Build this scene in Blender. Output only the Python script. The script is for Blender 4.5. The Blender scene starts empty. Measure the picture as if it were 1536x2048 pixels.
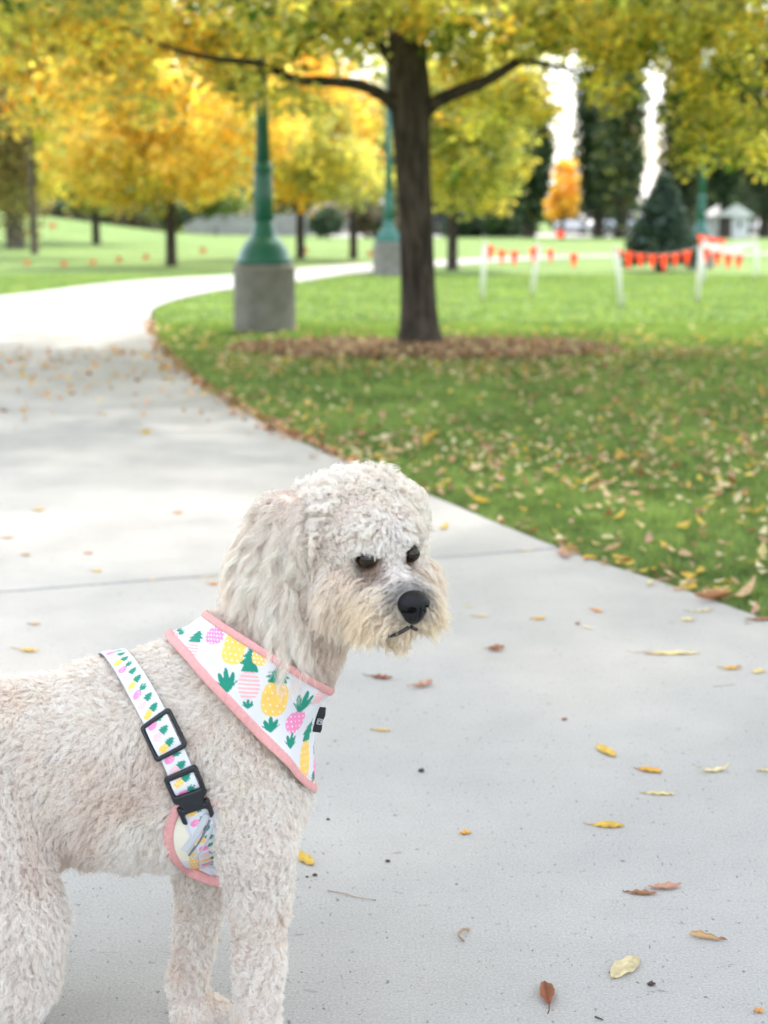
import bpy, math, os
import numpy as np
from mathutils import Vector, Matrix
from mathutils.bvhtree import BVHTree

DBG = ''
rng = np.random.default_rng(7)
scene = bpy.context.scene
col = scene.collection
R = math.radians

# ------------------------------------------------------------------ camera
PITCH = R(10.4)
FPX = 3186.0
CAMZ = 1.0
FW = np.array([0.0, math.cos(PITCH), -math.sin(PITCH)])
UP = np.array([0.0, math.sin(PITCH), math.cos(PITCH)])
RT = np.array([1.0, 0.0, 0.0])
CAM = np.array([0.0, 0.0, CAMZ])

def ray(px, py):
    px = np.asarray(px, float); py = np.asarray(py, float)
    return FW + ((px - 768) / FPX)[..., None] * RT + ((1024 - py) / FPX)[..., None] * UP

def P(px, py, Y):
    """point at pixel (of the 1536x2048 photo) lying at distance Y ahead of the camera"""
    r = ray(px, py)
    t = np.asarray(Y, float) / r[..., 1]
    return CAM + r * t[..., None]

def G(px, py, z=0.0):
    """point of the ground seen at a pixel"""
    r = ray(px, py)
    t = (z - CAMZ) / r[..., 2]
    return CAM + r * t[..., None]

def mpp(Y):
    return Y / FPX / math.cos(R(14))

def proj(p):
    q = np.asarray(p) - CAM
    d = q @ FW
    return 768 + FPX * (q @ RT) / d, 1024 - FPX * (q @ UP) / d

# ------------------------------------------------------------------ helpers
def tag(o, label=None, cat=None, group=None, kind=None):
    if label: o['label'] = label
    if cat: o['category'] = cat
    if group: o['group'] = group
    if kind: o['kind'] = kind
    return o

def link(o, parent=None):
    col.objects.link(o)
    if parent is not None:
        o.parent = parent
        o.matrix_parent_inverse = parent.matrix_world.inverted() if False else Matrix.Identity(4)
    return o

def empty(name, loc=(0, 0, 0), rz=0.0):
    o = bpy.data.objects.new(name, None)
    o.location = loc; o.rotation_euler = (0, 0, rz); o.empty_display_size = 0.1
    return link(o)

def mesh(name, V, F, mat, parent=None, colors=None, smooth=True, origin=None):
    """V (n,3) array, F (m,k) int array or list of lists -> one mesh object; V in parent's space"""
    V = np.asarray(V, np.float32)
    if origin is not None:
        V = V - np.asarray(origin, np.float32)
    me = bpy.data.meshes.new(name)
    if isinstance(F, np.ndarray):
        k = F.shape[1]; m = len(F)
        me.vertices.add(len(V)); me.vertices.foreach_set('co', V.ravel())
        me.loops.add(m * k); me.loops.foreach_set('vertex_index', F.astype(np.int32).ravel())
        me.polygons.add(m)
        me.polygons.foreach_set('loop_start', np.arange(0, m * k, k, dtype=np.int32))
        me.polygons.foreach_set('loop_total', np.full(m, k, np.int32))
        me.update(calc_edges=True)
    else:
        me.from_pydata([tuple(map(float, v)) for v in V], [], [list(map(int, f)) for f in F])
        me.update()
    me.validate()
    if smooth:
        me.polygons.foreach_set('use_smooth', np.ones(len(me.polygons), bool))
    if colors is not None:
        c = np.ones((len(V), 4), np.float32); c[:, :3] = colors
        a = me.color_attributes.new('Col', 'FLOAT_COLOR', 'POINT')
        a.data.foreach_set('color', c.ravel())
    if mat is not None:
        for mm in (mat if isinstance(mat, (list, tuple)) else [mat]):
            me.materials.append(mm)
    o = bpy.data.objects.new(name, me)
    if origin is not None:
        o.location = origin
    return link(o, parent)

class MB:
    """collects shapes into one mesh"""
    def __init__(s): s.V = []; s.F = []; s.n = 0
    def add(s, V, F):
        V = np.asarray(V, float)
        s.V.append(V); s.F += [[i + s.n for i in f] for f in F]; s.n += len(V); return s
    def box(s, c, d, rz=0.0, bevel=0.0):
        x, y, z = np.array(d) / 2
        b = min(bevel, x * .9, y * .9, z * .9)
        if b <= 0:
            V = np.array([[i, j, k] for k in (-z, z) for j in (-y, y) for i in (-x, x)])
            F = [[0, 2, 3, 1], [4, 5, 7, 6], [0, 1, 5, 4], [2, 6, 7, 3], [0, 4, 6, 2], [1, 3, 7, 5]]
        else:
            ring = []
            def loop(e, zz):
                xx, yy = x - e, y - e; q = b
                return [[-xx + q, -yy, zz], [xx - q, -yy, zz], [xx, -yy + q, zz], [xx, yy - q, zz], [xx - q, yy, zz], [-xx + q, yy, zz], [-xx, yy - q, zz], [-xx, -yy + q, zz]]
            V = loop(b, -z) + loop(0, -z + b) + loop(0, z - b) + loop(b, z)
            F = [list(range(7, -1, -1)), list(range(24, 32))]
            for l in range(3):
                for i in range(8):
                    j = (i + 1) % 8
                    F.append([l * 8 + i, l * 8 + j, l * 8 + 8 + j, l * 8 + 8 + i])
            V = np.array(V)
        cz, sz = math.cos(rz), math.sin(rz)
        V = V @ np.array([[cz, sz, 0], [-sz, cz, 0], [0, 0, 1]]) + np.array(c)
        return s.add(V, F)
    def lathe(s, prof, c=(0, 0, 0), n=32, flute=0, amp=0.0):
        """prof: list of (r,z[,flute on])"""
        V = []
        for p in prof:
            for k in range(n):
                a = 2 * math.pi * k / n
                r = p[0] * (1 + (amp * math.cos(flute * a) if flute and len(p) > 2 else 0))
                V.append([c[0] + r * math.cos(a), c[1] + r * math.sin(a), c[2] + p[1]])
        F = []
        for i in range(len(prof) - 1):
            for k in range(n):
                k2 = (k + 1) % n
                F.append([i * n + k, i * n + k2, (i + 1) * n + k2, (i + 1) * n + k])
        F.append(list(range(n - 1, -1, -1))); F.append([(len(prof) - 1) * n + k for k in range(n)])
        return s.add(V, F)
    def tube(s, pts, rad, n=8, cap=True, flat=None):
        pts = np.asarray(pts, float); m = len(pts)
        rad = np.broadcast_to(np.asarray(rad, float), (m,))
        T = np.gradient(pts, axis=0); T /= np.linalg.norm(T, axis=1)[:, None] + 1e-12
        ref = np.array([0.0, 0, 1]) if abs(T[0][2]) < .9 else np.array([1.0, 0, 0])
        V = []
        u = np.cross(T[0], ref); u /= np.linalg.norm(u)
        for i in range(m):
            u = u - T[i] * (u @ T[i]); u /= np.linalg.norm(u) + 1e-12
            w = np.cross(T[i], u)
            for k in range(n):
                a = 2 * math.pi * k / n
                V.append(pts[i] + rad[i] * (math.cos(a) * u + math.sin(a) * w))
        F = []
        for i in range(m - 1):
            for k in range(n):
                k2 = (k + 1) % n
                F.append([i * n + k, i * n + k2, (i + 1) * n + k2, (i + 1) * n + k])
        if cap:
            F.append(list(range(n - 1, -1, -1))); F.append([(m - 1) * n + k for k in range(n)])
        return s.add(V, F)
    def build(s, name, mat, parent=None, smooth=False, origin=None, colors=None):
        return mesh(name, np.concatenate(s.V), s.F, mat, parent, smooth=smooth, origin=origin, colors=colors)

def catmull(pts, n=12):
    pts = np.asarray(pts, float)
    p = np.vstack([2 * pts[0] - pts[1], pts, 2 * pts[-1] - pts[-2]])
    out = []
    for i in range(1, len(p) - 2):
        for k in range(n):
            t = k / n
            out.append(.5 * ((2 * p[i]) + (-p[i - 1] + p[i + 1]) * t + (2 * p[i - 1] - 5 * p[i] + 4 * p[i + 1] - p[i + 2]) * t * t + (-p[i - 1] + 3 * p[i] - 3 * p[i + 1] + p[i + 2]) * t ** 3))
    out.append(pts[-1])
    return np.array(out)

def resample(pts, n):
    d = np.r_[0, np.cumsum(np.linalg.norm(np.diff(pts, axis=0), axis=1))]
    t = np.linspace(0, d[-1], n)
    return np.stack([np.interp(t, d, pts[:, k]) for k in range(pts.shape[1])], 1)

def vnoise(p, seed=0):
    """smooth value noise, p (n,3) in cells -> about -1..1"""
    p = np.asarray(p, float)
    i = np.floor(p).astype(np.int64); f = p - i; f = f * f * (3 - 2 * f)
    def h(a, b, c):
        v = (a * 374761393 + b * 668265263 + c * 2147483647 + seed * 974634777) & 0xffffffff
        v = ((v ^ (v >> 13)) * 1274126177) & 0xffffffff
        return ((v ^ (v >> 16)) & 0xffff) / 32767.5 - 1
    r = 0
    for dx in (0, 1):
        for dy in (0, 1):
            for dz in (0, 1):
                w = (f[:, 0] if dx else 1 - f[:, 0]) * (f[:, 1] if dy else 1 - f[:, 1]) * (f[:, 2] if dz else 1 - f[:, 2])
                r = r + w * h(i[:, 0] + dx, i[:, 1] + dy, i[:, 2] + dz)
    return r

def in_poly(x, y, poly):
    ins = np.zeros(len(x), bool); n = len(poly); j = n - 1
    for i in range(n):
        xi, yi = poly[i][:2]; xj, yj = poly[j][:2]
        c = ((yi > y) != (yj > y)) & (x < (xj - xi) * (y - yi) / (yj - yi + 1e-12) + xi)
        ins ^= c; j = i
    return ins

# ------------------------------------------------------------------ materials
def new_mat(name):
    m = bpy.data.materials.new(name); m.use_nodes = True
    nt = m.node_tree; nt.nodes.clear()
    return m, nt, nt.nodes, nt.links

def simple(name, rgb, rough=.6, metal=0.0, noise=0.0, scale=20, bump=0.0, spec=.5, coat=0.0, attr=False, bscale=None):
    m, nt, N, L = new_mat(name)
    out = N.new('ShaderNodeOutputMaterial'); b = N.new('ShaderNodeBsdfPrincipled')
    L.new(b.outputs[0], out.inputs[0])
    b.inputs['Roughness'].default_value = rough; b.inputs['Metallic'].default_value = metal
    b.inputs['Specular IOR Level'].default_value = spec; b.inputs['Coat Weight'].default_value = coat
    b.inputs['Base Color'].default_value = (*rgb, 1)
    src = None
    if attr:
        a = N.new('ShaderNodeAttribute'); a.attribute_name = 'Col'; src = a.outputs['Color']
        L.new(src, b.inputs['Base Color'])
    if noise or bump:
        tc = N.new('ShaderNodeTexCoord'); nz = N.new('ShaderNodeTexNoise')
        nz.inputs['Scale'].default_value = scale; nz.inputs['Detail'].default_value = 6
        L.new(tc.outputs['Object'], nz.inputs['Vector'])
        if noise:
            mr = N.new('ShaderNodeMapRange'); mr.inputs['From Min'].default_value = .3; mr.inputs['From Max'].default_value = .7
            mr.inputs['To Min'].default_value = 1 - noise; mr.inputs['To Max'].default_value = 1 + noise
            L.new(nz.outputs['Fac'], mr.inputs[0])
            mx = N.new('ShaderNodeVectorMath'); mx.operation = 'SCALE'
            if src: L.new(src, mx.inputs[0])
            else: mx.inputs[0].default_value = rgb
            L.new(mr.outputs[0], mx.inputs['Scale']); L.new(mx.outputs[0], b.inputs['Base Color'])
        if bump:
            nb = nz
            if bscale:
                nb = N.new('ShaderNodeTexNoise'); nb.inputs['Scale'].default_value = bscale; nb.inputs['Detail'].default_value = 3
                L.new(tc.outputs['Object'], nb.inputs['Vector'])
            bp = N.new('ShaderNodeBump'); bp.inputs['Strength'].default_value = 1; bp.inputs['Distance'].default_value = bump
            L.new(nb.outputs['Fac'], bp.inputs['Height']); L.new(bp.outputs[0], b.inputs['Normal'])
    return m

def leafmat(name, trans=.5, rough=.55, gain=(1.5, 1.35, .8), noise=0.0, scale=60):
    """attribute coloured thin foliage: diffuse + translucent + a little gloss"""
    m, nt, N, L = new_mat(name)
    out = N.new('ShaderNodeOutputMaterial'); a = N.new('ShaderNodeAttribute'); a.attribute_name = 'Col'
    src = a.outputs['Color']
    if noise:
        tc = N.new('ShaderNodeTexCoord'); nz = N.new('ShaderNodeTexNoise')
        nz.inputs['Scale'].default_value = scale; nz.inputs['Detail'].default_value = 5
        L.new(tc.outputs['Object'], nz.inputs['Vector'])
        mr = N.new('ShaderNodeMapRange'); mr.inputs['From Min'].default_value = .35; mr.inputs['From Max'].default_value = .7
        mr.inputs['To Min'].default_value = 1 + noise * .4; mr.inputs['To Max'].default_value = 1 - noise
        L.new(nz.outputs['Fac'], mr.inputs[0])
        mx = N.new('ShaderNodeVectorMath'); mx.operation = 'SCALE'
        L.new(src, mx.inputs[0]); L.new(mr.outputs[0], mx.inputs['Scale']); src = mx.outputs[0]
    b = N.new('ShaderNodeBsdfPrincipled'); b.inputs['Roughness'].default_value = rough
    b.inputs['Specular IOR Level'].default_value = .35
    L.new(src, b.inputs['Base Color'])
    t = N.new('ShaderNodeBsdfTranslucent')
    mu = N.new('ShaderNodeVectorMath'); mu.operation = 'MULTIPLY'; mu.inputs[1].default_value = gain
    L.new(src, mu.inputs[0]); L.new(mu.outputs[0], t.inputs['Color'])
    mix = N.new('ShaderNodeMixShader'); mix.inputs[0].default_value = trans
    L.new(b.outputs[0], mix.inputs[1]); L.new(t.outputs[0], mix.inputs[2]); L.new(mix.outputs[0], out.inputs[0])
    return m
EXPOSURE = 1.2
# ------------------------------------------------------------------ setting materials
def ground_mat():
    m, nt, N, L = new_mat('lawn')
    out = N.new('ShaderNodeOutputMaterial'); b = N.new('ShaderNodeBsdfPrincipled'); L.new(b.outputs[0], out.inputs[0])
    b.inputs['Roughness'].default_value = .9; b.inputs['Specular IOR Level'].default_value = .15
    b.inputs['Sheen Weight'].default_value = .2; b.inputs['Sheen Roughness'].default_value = .4
    b.inputs['Sheen Tint'].default_value = (.6, .8, .3, 1)
    tc = N.new('ShaderNodeTexCoord')
    def nz(s, d=5):
        n = N.new('ShaderNodeTexNoise'); n.inputs['Scale'].default_value = s; n.inputs['Detail'].default_value = d
        L.new(tc.outputs['Object'], n.inputs['Vector']); return n
    n1 = nz(.35); n2 = nz(30, 8); n3 = nz(1.6, 6)
    r1 = N.new('ShaderNodeValToRGB'); e = r1.color_ramp.elements
    e[0].position = .3; e[0].color = (.125, .205, .062, 1); e[1].position = .7; e[1].color = (.21, .305, .105, 1)
    L.new(n1.outputs['Fac'], r1.inputs[0])
    r2 = N.new('ShaderNodeValToRGB'); e = r2.color_ramp.elements
    e[0].position = .25; e[0].color = (.55, .6, .5, 1); e[1].position = .75; e[1].color = (1.35, 1.3, 1.2, 1)
    L.new(n2.outputs['Fac'], r2.inputs[0])
    mx = N.new('ShaderNodeMix'); mx.data_type = 'RGBA'; mx.blend_type = 'MULTIPLY'; mx.inputs[0].default_value = 1
    L.new(r1.outputs[0], mx.inputs[6]); L.new(r2.outputs[0], mx.inputs[7])
    r3 = N.new('ShaderNodeMapRange'); r3.inputs['From Min'].default_value = .35; r3.inputs['From Max'].default_value = .7
    r3.inputs['To Min'].default_value = .82; r3.inputs['To Max'].default_value = 1.2
    L.new(n3.outputs['Fac'], r3.inputs[0])
    sc = N.new('ShaderNodeVectorMath'); sc.operation = 'SCALE'; L.new(mx.outputs[2], sc.inputs[0]); L.new(r3.outputs[0], sc.inputs['Scale'])
    L.new(sc.outputs[0], b.inputs['Base Color'])
    bp = N.new('ShaderNodeBump'); bp.inputs['Distance'].default_value = .03; L.new(n2.outputs['Fac'], bp.inputs['Height']); L.new(bp.outputs[0], b.inputs['Normal'])
    return m

def concrete_mat(name, base=(.392, .389, .388), fine=260, pores=True):
    m, nt, N, L = new_mat(name)
    out = N.new('ShaderNodeOutputMaterial'); b = N.new('ShaderNodeBsdfPrincipled'); L.new(b.outputs[0], out.inputs[0])
    b.inputs['Roughness'].default_value = .82; b.inputs['Specular IOR Level'].default_value = .3
    tc = N.new('ShaderNodeTexCoord')
    def nz(s, d=5, dis=0.0, sc=(1, 1, 1)):
        n = N.new('ShaderNodeTexNoise'); n.inputs['Scale'].default_value = s; n.inputs['Detail'].default_value = d; n.inputs['Distortion'].default_value = dis
        mp = N.new('ShaderNodeMapping'); mp.inputs['Scale'].default_value = sc
        L.new(tc.outputs['Object'], mp.inputs[0]); L.new(mp.outputs[0], n.inputs['Vector']); return n
    def rng_(src, a, bb, c, d):
        r = N.new('ShaderNodeMapRange'); r.inputs['From Min'].default_value = a; r.inputs['From Max'].default_value = bb
        r.inputs['To Min'].default_value = c; r.inputs['To Max'].default_value = d; L.new(src, r.inputs[0]); return r.outputs[0]
    def mul(a, bb):
        q = N.new('ShaderNodeMath'); q.operation = 'MULTIPLY'; L.new(a, q.inputs[0]); L.new(bb, q.inputs[1]); return q.outputs[0]
    big = nz(1.3, 6, .6); mid = nz(9, 6); fn = nz(fine, 4); drag = nz(70, 4, .3, (.35, 2.2, 1))
    f = mul(rng_(big.outputs['Fac'], .3, .7, .955, 1.04), rng_(mid.outputs['Fac'], .3, .7, .965, 1.03))
    f = mul(f, rng_(fn.outputs['Fac'], .3, .7, .84, 1.16))
    pit = nz(120, 2, .2, (1, .55, 1))
    pf = rng_(pit.outputs['Fac'], .66, .74, 1.0, .5)
    pit2 = nz(45, 3, .2, (.6, 1.2, 1)); pf2 = rng_(pit2.outputs['Fac'], .67, .75, 1.0, .70)
    f = mul(mul(f, pf), pf2)
    f = mul(f, rng_(drag.outputs['Fac'], .32, .68, .975, 1.02))
    v = N.new('ShaderNodeVectorMath'); v.operation = 'SCALE'; v.inputs[0].default_value = base; L.new(f, v.inputs['Scale'])
    # broad faint warm / cool patches and a few rusty tea stains
    wn_ = nz(.8, 3); st = nz(3.3, 5, 1.0)
    mxc = N.new('ShaderNodeMix'); mxc.data_type = 'RGBA'; mxc.blend_type = 'MULTIPLY'
    L.new(rng_(wn_.outputs['Fac'], .45, .7, 0, .8), mxc.inputs[0]); L.new(v.outputs[0], mxc.inputs[6]); mxc.inputs[7].default_value = (1.0, .975, .945, 1)
    mx2 = N.new('ShaderNodeMix'); mx2.data_type = 'RGBA'; mx2.blend_type = 'MULTIPLY'
    L.new(rng_(st.outputs['Fac'], .66, .76, 0, .55), mx2.inputs[0]); L.new(mxc.outputs[2], mx2.inputs[6]); mx2.inputs[7].default_value = (.86, .82, .80, 1)
    L.new(mx2.outputs[2], b.inputs['Base Color'])
    bp = N.new('ShaderNodeBump'); bp.inputs['Distance'].default_value = .0022; bp.inputs['Strength'].default_value = .8
    ad = N.new('ShaderNodeMath'); ad.operation = 'ADD'; L.new(fn.outputs['Fac'], ad.inputs[0]); L.new(pf, ad.inputs[1])
    ad2 = N.new('ShaderNodeMath'); ad2.operation = 'ADD'; L.new(ad.outputs[0], ad2.inputs[0]); L.new(pf2, ad2.inputs[1])
    L.new(ad2.outputs[0], bp.inputs['Height']); L.new(bp.outputs[0], b.inputs['Normal'])
    return m

M_lawn = ground_mat()
M_conc = concrete_mat('concrete')
M_soil = simple('soil', (.022, .017, .013), .95, noise=.4, scale=40, bump=.01)

# ------------------------------------------------------------------ terrain
def hill(x, y):
    h = 1.25 * np.exp(-((x + 21) / 8.0) ** 2 - ((y - 84) / 20.0) ** 2)
    h = h + .9 * np.exp(-((x + 38) / 14.0) ** 2 - ((y - 80) / 26.0) ** 2)
    return h

def graded(a, b, c, d, n1, n2, n3):
    return np.unique(np.r_[np.linspace(a, b, n1), np.linspace(b, c, n2), np.linspace(c, d, n3)])
gx = graded(-700, -60, 40, 700, 14, 90, 14); gy = graded(-60, 0, 150, 1500, 6, 110, 16)
X, Y = np.meshgrid(gx, gy)
V = np.stack([X.ravel(), Y.ravel(), (hill(X, Y) - .02).ravel()], 1)
nx, ny = len(gx), len(gy)
ii = np.arange(nx * ny).reshape(ny, nx)
F = np.stack([ii[:-1, :-1].ravel(), ii[:-1, 1:].ravel(), ii[1:, 1:].ravel(), ii[1:, :-1].ravel()], 1)
tag(mesh('ground', V, F, M_lawn), kind='structure')

# ------------------------------------------------------------------ path (slabs with real open joints)
re_px = [(1536, 1240), (1330, 1166), (1120, 1096), (870, 994), (650, 905), (520, 840), (400, 768), (335, 712), (303, 662), (299, 634), (318, 610), (395, 588), (470, 576), (590, 563), (750, 542), (1060, 518), (1250, 512), (1600, 507)]
rpts = [G(*p)[:2] for p in re_px]
d0 = rpts[0] - rpts[1]; d0 /= np.linalg.norm(d0)
rpts = [rpts[0] + d0 * 3.2 + np.array([.3, -.8]), rpts[0] + d0 * 1.2 + np.array([.05, -.15])] + rpts
lpts = [(-2.3, -2.2), (-2.7, .4), (-3.3, 3.4), (-4.35, 6.6), (-5.6, 9.6), (-6.5, 13), (-6.6, 17.0)] + [tuple(G(*p)[:2]) for p in [(0, 592), (200, 568), (330, 557), (460, 550), (600, 536), (750, 526), (1060, 513), (1250, 509), (1600, 504.5)]]
REDGE = catmull(rpts, 14); LEDGE = catmull(lpts, 14)
PATH_POLY = np.vstack([REDGE, LEDGE[::-1]])
# pair the two edges by hand-set stations (transverse joints run between them)
def along(c, pt):
    d = np.linalg.norm(c - np.asarray(pt)[None], axis=1); return int(np.argmin(d))
st_r = [0, along(REDGE, G(1120, 1098)[:2]), along(REDGE, G(560, 862)[:2]), along(REDGE, G(345, 722)[:2]), along(REDGE, G(299, 636)[:2]), along(REDGE, G(470, 576)[:2]), along(REDGE, G(750, 542)[:2]), along(REDGE, G(1060, 518)[:2]), len(REDGE) - 1]
jl = G(0, 1183)[:2]; jr = G(1120, 1098)[:2]; jd = (jl - jr) / np.linalg.norm(jl - jr)
def hit_l(p, d):
    best = None
    for i in range(len(LEDGE) - 1):
        a, b = LEDGE[i], LEDGE[i + 1]; M = np.array([d, -(b - a)]).T
        if abs(np.linalg.det(M)) < 1e-9: continue
        t, s = np.linalg.solve(M, a - p)
        if t > 0 and 0 <= s <= 1 and (best is None or t < best[0]): best = (t, i)
    return best[1] if best else None
st_l = [0, hit_l(jr, jd) or 20, along(LEDGE, (-4.7, 7.7)), along(LEDGE, (-6.3, 11.5)), along(LEDGE, (-6.6, 16.8)), along(LEDGE, G(200, 568)[:2]), along(LEDGE, G(600, 536)[:2]), along(LEDGE, G(1060, 513)[:2]), len(LEDGE) - 1]
pv = MB(); GAP = .0095
def seg(c, i, j, n):
    return resample(c[i:j + 1], n)
for k in range(len(st_r) - 1):
    n = 24
    a = seg(REDGE, st_r[k], st_r[k + 1], n); b = seg(LEDGE, st_l[k], st_l[k + 1], n)
    # pull the ends in for the joint
    ta = (a[1] - a[0]); a[0] = a[0] + ta / np.linalg.norm(ta) * GAP; tb = (b[1] - b[0]); b[0] = b[0] + tb / np.linalg.norm(tb) * GAP
    ta = (a[-1] - a[-2]); a[-1] = a[-1] - ta / np.linalg.norm(ta) * GAP; tb = (b[-1] - b[-2]); b[-1] = b[-1] - tb / np.linalg.norm(tb) * GAP
    V = []
    m = 9
    us = np.linspace(0, 1, m)
    inset = .008
    top = [[a[i] * (1 - u) + b[i] * u for u in us] for i in range(n)]
    V = [[*top[i][j], 0.0] for i in range(n) for j in range(m)]
    F = [[i * m + j, i * m + j + 1, (i + 1) * m + j + 1, (i + 1) * m + j] for i in range(n - 1) for j in range(m - 1)]
    F = [f[::-1] for f in F]
    # rounded arris and sides
    per = [i * m for i in range(n)] + [(n - 1) * m + j for j in range(1, m)] + [i * m + m - 1 for i in range(n - 2, -1, -1)] + [j for j in range(m - 2, 0, -1)]
    pts = np.array([V[i] for i in per]); cen = pts.mean(0)
    q = np.roll(pts, -1, 0) - np.roll(pts, 1, 0); q /= np.linalg.norm(q, axis=1)[:, None] + 1e-9
    nrm = np.stack([q[:, 1], -q[:, 0], 0 * q[:, 0]], 1)
    ar = sum(pts[i][0] * pts[(i + 1) % len(pts)][1] - pts[(i + 1) % len(pts)][0] * pts[i][1] for i in range(len(pts)))
    if ar < 0: nrm = -nrm
    base = len(V); L_ = len(per)
    r1 = pts + nrm * .002 + [0, 0, -.0035]; r2 = pts + nrm * .0025 + [0, 0, -.12]
    V += r1.tolist() + r2.tolist()
    for i in range(L_):
        j = (i + 1) % L_
        fa = [per[i], per[j], base + j, base + i]; fb = [base + i, base + j, base + L_ + j, base + L_ + i]
        F += [fa, fb]
    pv.add(np.array(V), F)
tag(pv.build('path', M_conc), kind='structure')
# dark soil line under and beside the slabs
def strip(name, c, w0, w1, z, mat):
    t = np.gradient(c, axis=0); t /= np.linalg.norm(t, axis=1)[:, None]
    nn = np.stack([t[:, 1], -t[:, 0]], 1)
    V = np.vstack([np.c_[c + nn * w0, np.full(len(c), z)], np.c_[c + nn * w1, np.full(len(c), z)]])
    n = len(c); F = [[i, i + n, i + n + 1, i + 1] for i in range(n - 1)]
    return mesh(name, V, F, mat)
o = mesh('soil', np.vstack([np.c_[resample(REDGE, 200), np.full(200, -.034)], np.c_[resample(LEDGE, 200), np.full(200, -.034)]]),
         [[i, i + 1, i + 201, i + 200] for i in range(199)], M_soil)
tag(o, kind='structure')
o = strip('soil_edge', resample(REDGE, 260), -.01, .028, -.008, M_soil); tag(o, kind='structure')

# pale road far behind the lawn and a gravel patch at the left
M_road = concrete_mat('far_pavement', (.42, .41, .39), 20)
def quad(name, pts, z, mat):
    return mesh(name, [[*G(*p)[:2], z] for p in pts], [list(range(len(pts)))], mat)
V = []
for px in (620, 1000, 1900):
    for py in (474, 465): g = G(px, py); V.append([g[0], g[1], -.012])
tag(mesh('road', V, [[0, 2, 3, 1], [2, 4, 5, 3]], M_road), kind='structure')
g0 = G(-60, 474); 
V = [[*G(a, b)[:2], .0] for a, b in [(-300, 478), (48, 476), (52, 464), (-300, 462)]]
V = [[v[0], v[1], float(hill(v[0], v[1])) + .02] for v in V]
tag(mesh('side_path', V, [[0, 1, 2, 3]], M_road), kind='structure')

# ------------------------------------------------------------------ grass blades
M_blade = leafmat('grass_blade', trans=.4, rough=.5, gain=(1.4, 1.5, .7))
def frustum_pts(n, y0, y1, margin=.35):
    u = rng.random(n); y = np.sqrt(y0 * y0 + u * (y1 * y1 - y0 * y0))
    hw = y * 768 / FPX * 1.04 + margin
    x = (rng.random(n) * 2 - 1) * hw
    return x, y
def blades(n, y0, y1, h, w, patch=2.0, leanmax=.6):
    x, y = frustum_pts(n, y0, y1)
    ok = ~in_poly(x, y, PATH_POLY)
    ok &= (x - .31) ** 2 * .12 + (y - 12.75) ** 2 > .33 ** 2 if y1 > 12 and y0 < 13 else True
    x, y = x[ok], y[ok]; n = len(x)
    p = np.stack([x, y, 0 * x], 1)
    nz_ = vnoise(p * patch, 3); nf = vnoise(p * 11, 5)
    H = h * (.55 + .6 * rng.random(n)) * (1 + .3 * nf + .3 * vnoise(p * 38, 9)); W = w * (.6 + .8 * rng.random(n))
    a = rng.random(n) * 2 * np.pi; lean = rng.random(n) * leanmax + .1; b = rng.random(n) * 2 * np.pi
    bx, by = np.cos(a) * W / 2, np.sin(a) * W / 2
    lx, ly = np.cos(b) * lean, np.sin(b) * lean
    z0 = -.022 + hill(x, y)
    V = np.zeros((n, 5, 3))
    V[:, 0] = np.stack([x - bx, y - by, z0], 1); V[:, 1] = np.stack([x + bx, y + by, z0], 1)
    V[:, 2] = np.stack([x + bx * .8 + lx * H * .35, y + by * .8 + ly * H * .35, z0 + H * .6], 1)
    V[:, 3] = np.stack([x - bx * .8 + lx * H * .35, y - by * .8 + ly * H * .35, z0 + H * .6], 1)
    V[:, 4] = np.stack([x + lx * H, y + ly * H, z0 + H * (1 - .25 * lean)], 1)
    c0 = np.array([.090, .155, .055]); c1 = np.array([.27, .37, .14])
    t = np.clip(.5 + .30 * nz_ + .35 * nf + .45 * vnoise(p * 38, 9) + .4 * (rng.random(n) - .5), 0, 1)[:, None]
    C = c0 * (1 - t) + c1 * t
    dry = rng.random(n) < .035; C[dry] = [.33, .28, .13]
    yel = rng.random(n) < .10; C[yel] = C[yel] * [1.5, 1.25, .9]
    CC = np.repeat(C[:, None, :], 5, 1); 
    idx = np.arange(n)[:, None] * 5
    tri = np.concatenate([idx + [0, 1, 2], idx + [0, 2, 3], idx + [3, 2, 4]], 0)
    return V.reshape(-1, 3), tri, CC.reshape(-1, 3)
if 'nograss' not in DBG:
    parts = [blades(130000, 3.7, 6.0, .034, .0032, leanmax=.8), blades(120000, 5.9, 9.5, .036, .0048), blades(120000, 9.4, 16, .040, .0085), blades(60000, 16, 30, .045, .016)]
    off = 0; VV = []; FF = []; CC = []
    for v, f, c in parts:
        VV.append(v); FF.append(f + off); CC.append(c); off += len(v)
    tag(mesh('grass', np.concatenate(VV), np.concatenate(FF), M_blade, colors=np.concatenate(CC), smooth=False),
        'short mown green lawn grass beside the curving concrete path', 'grass', kind='stuff')
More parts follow.
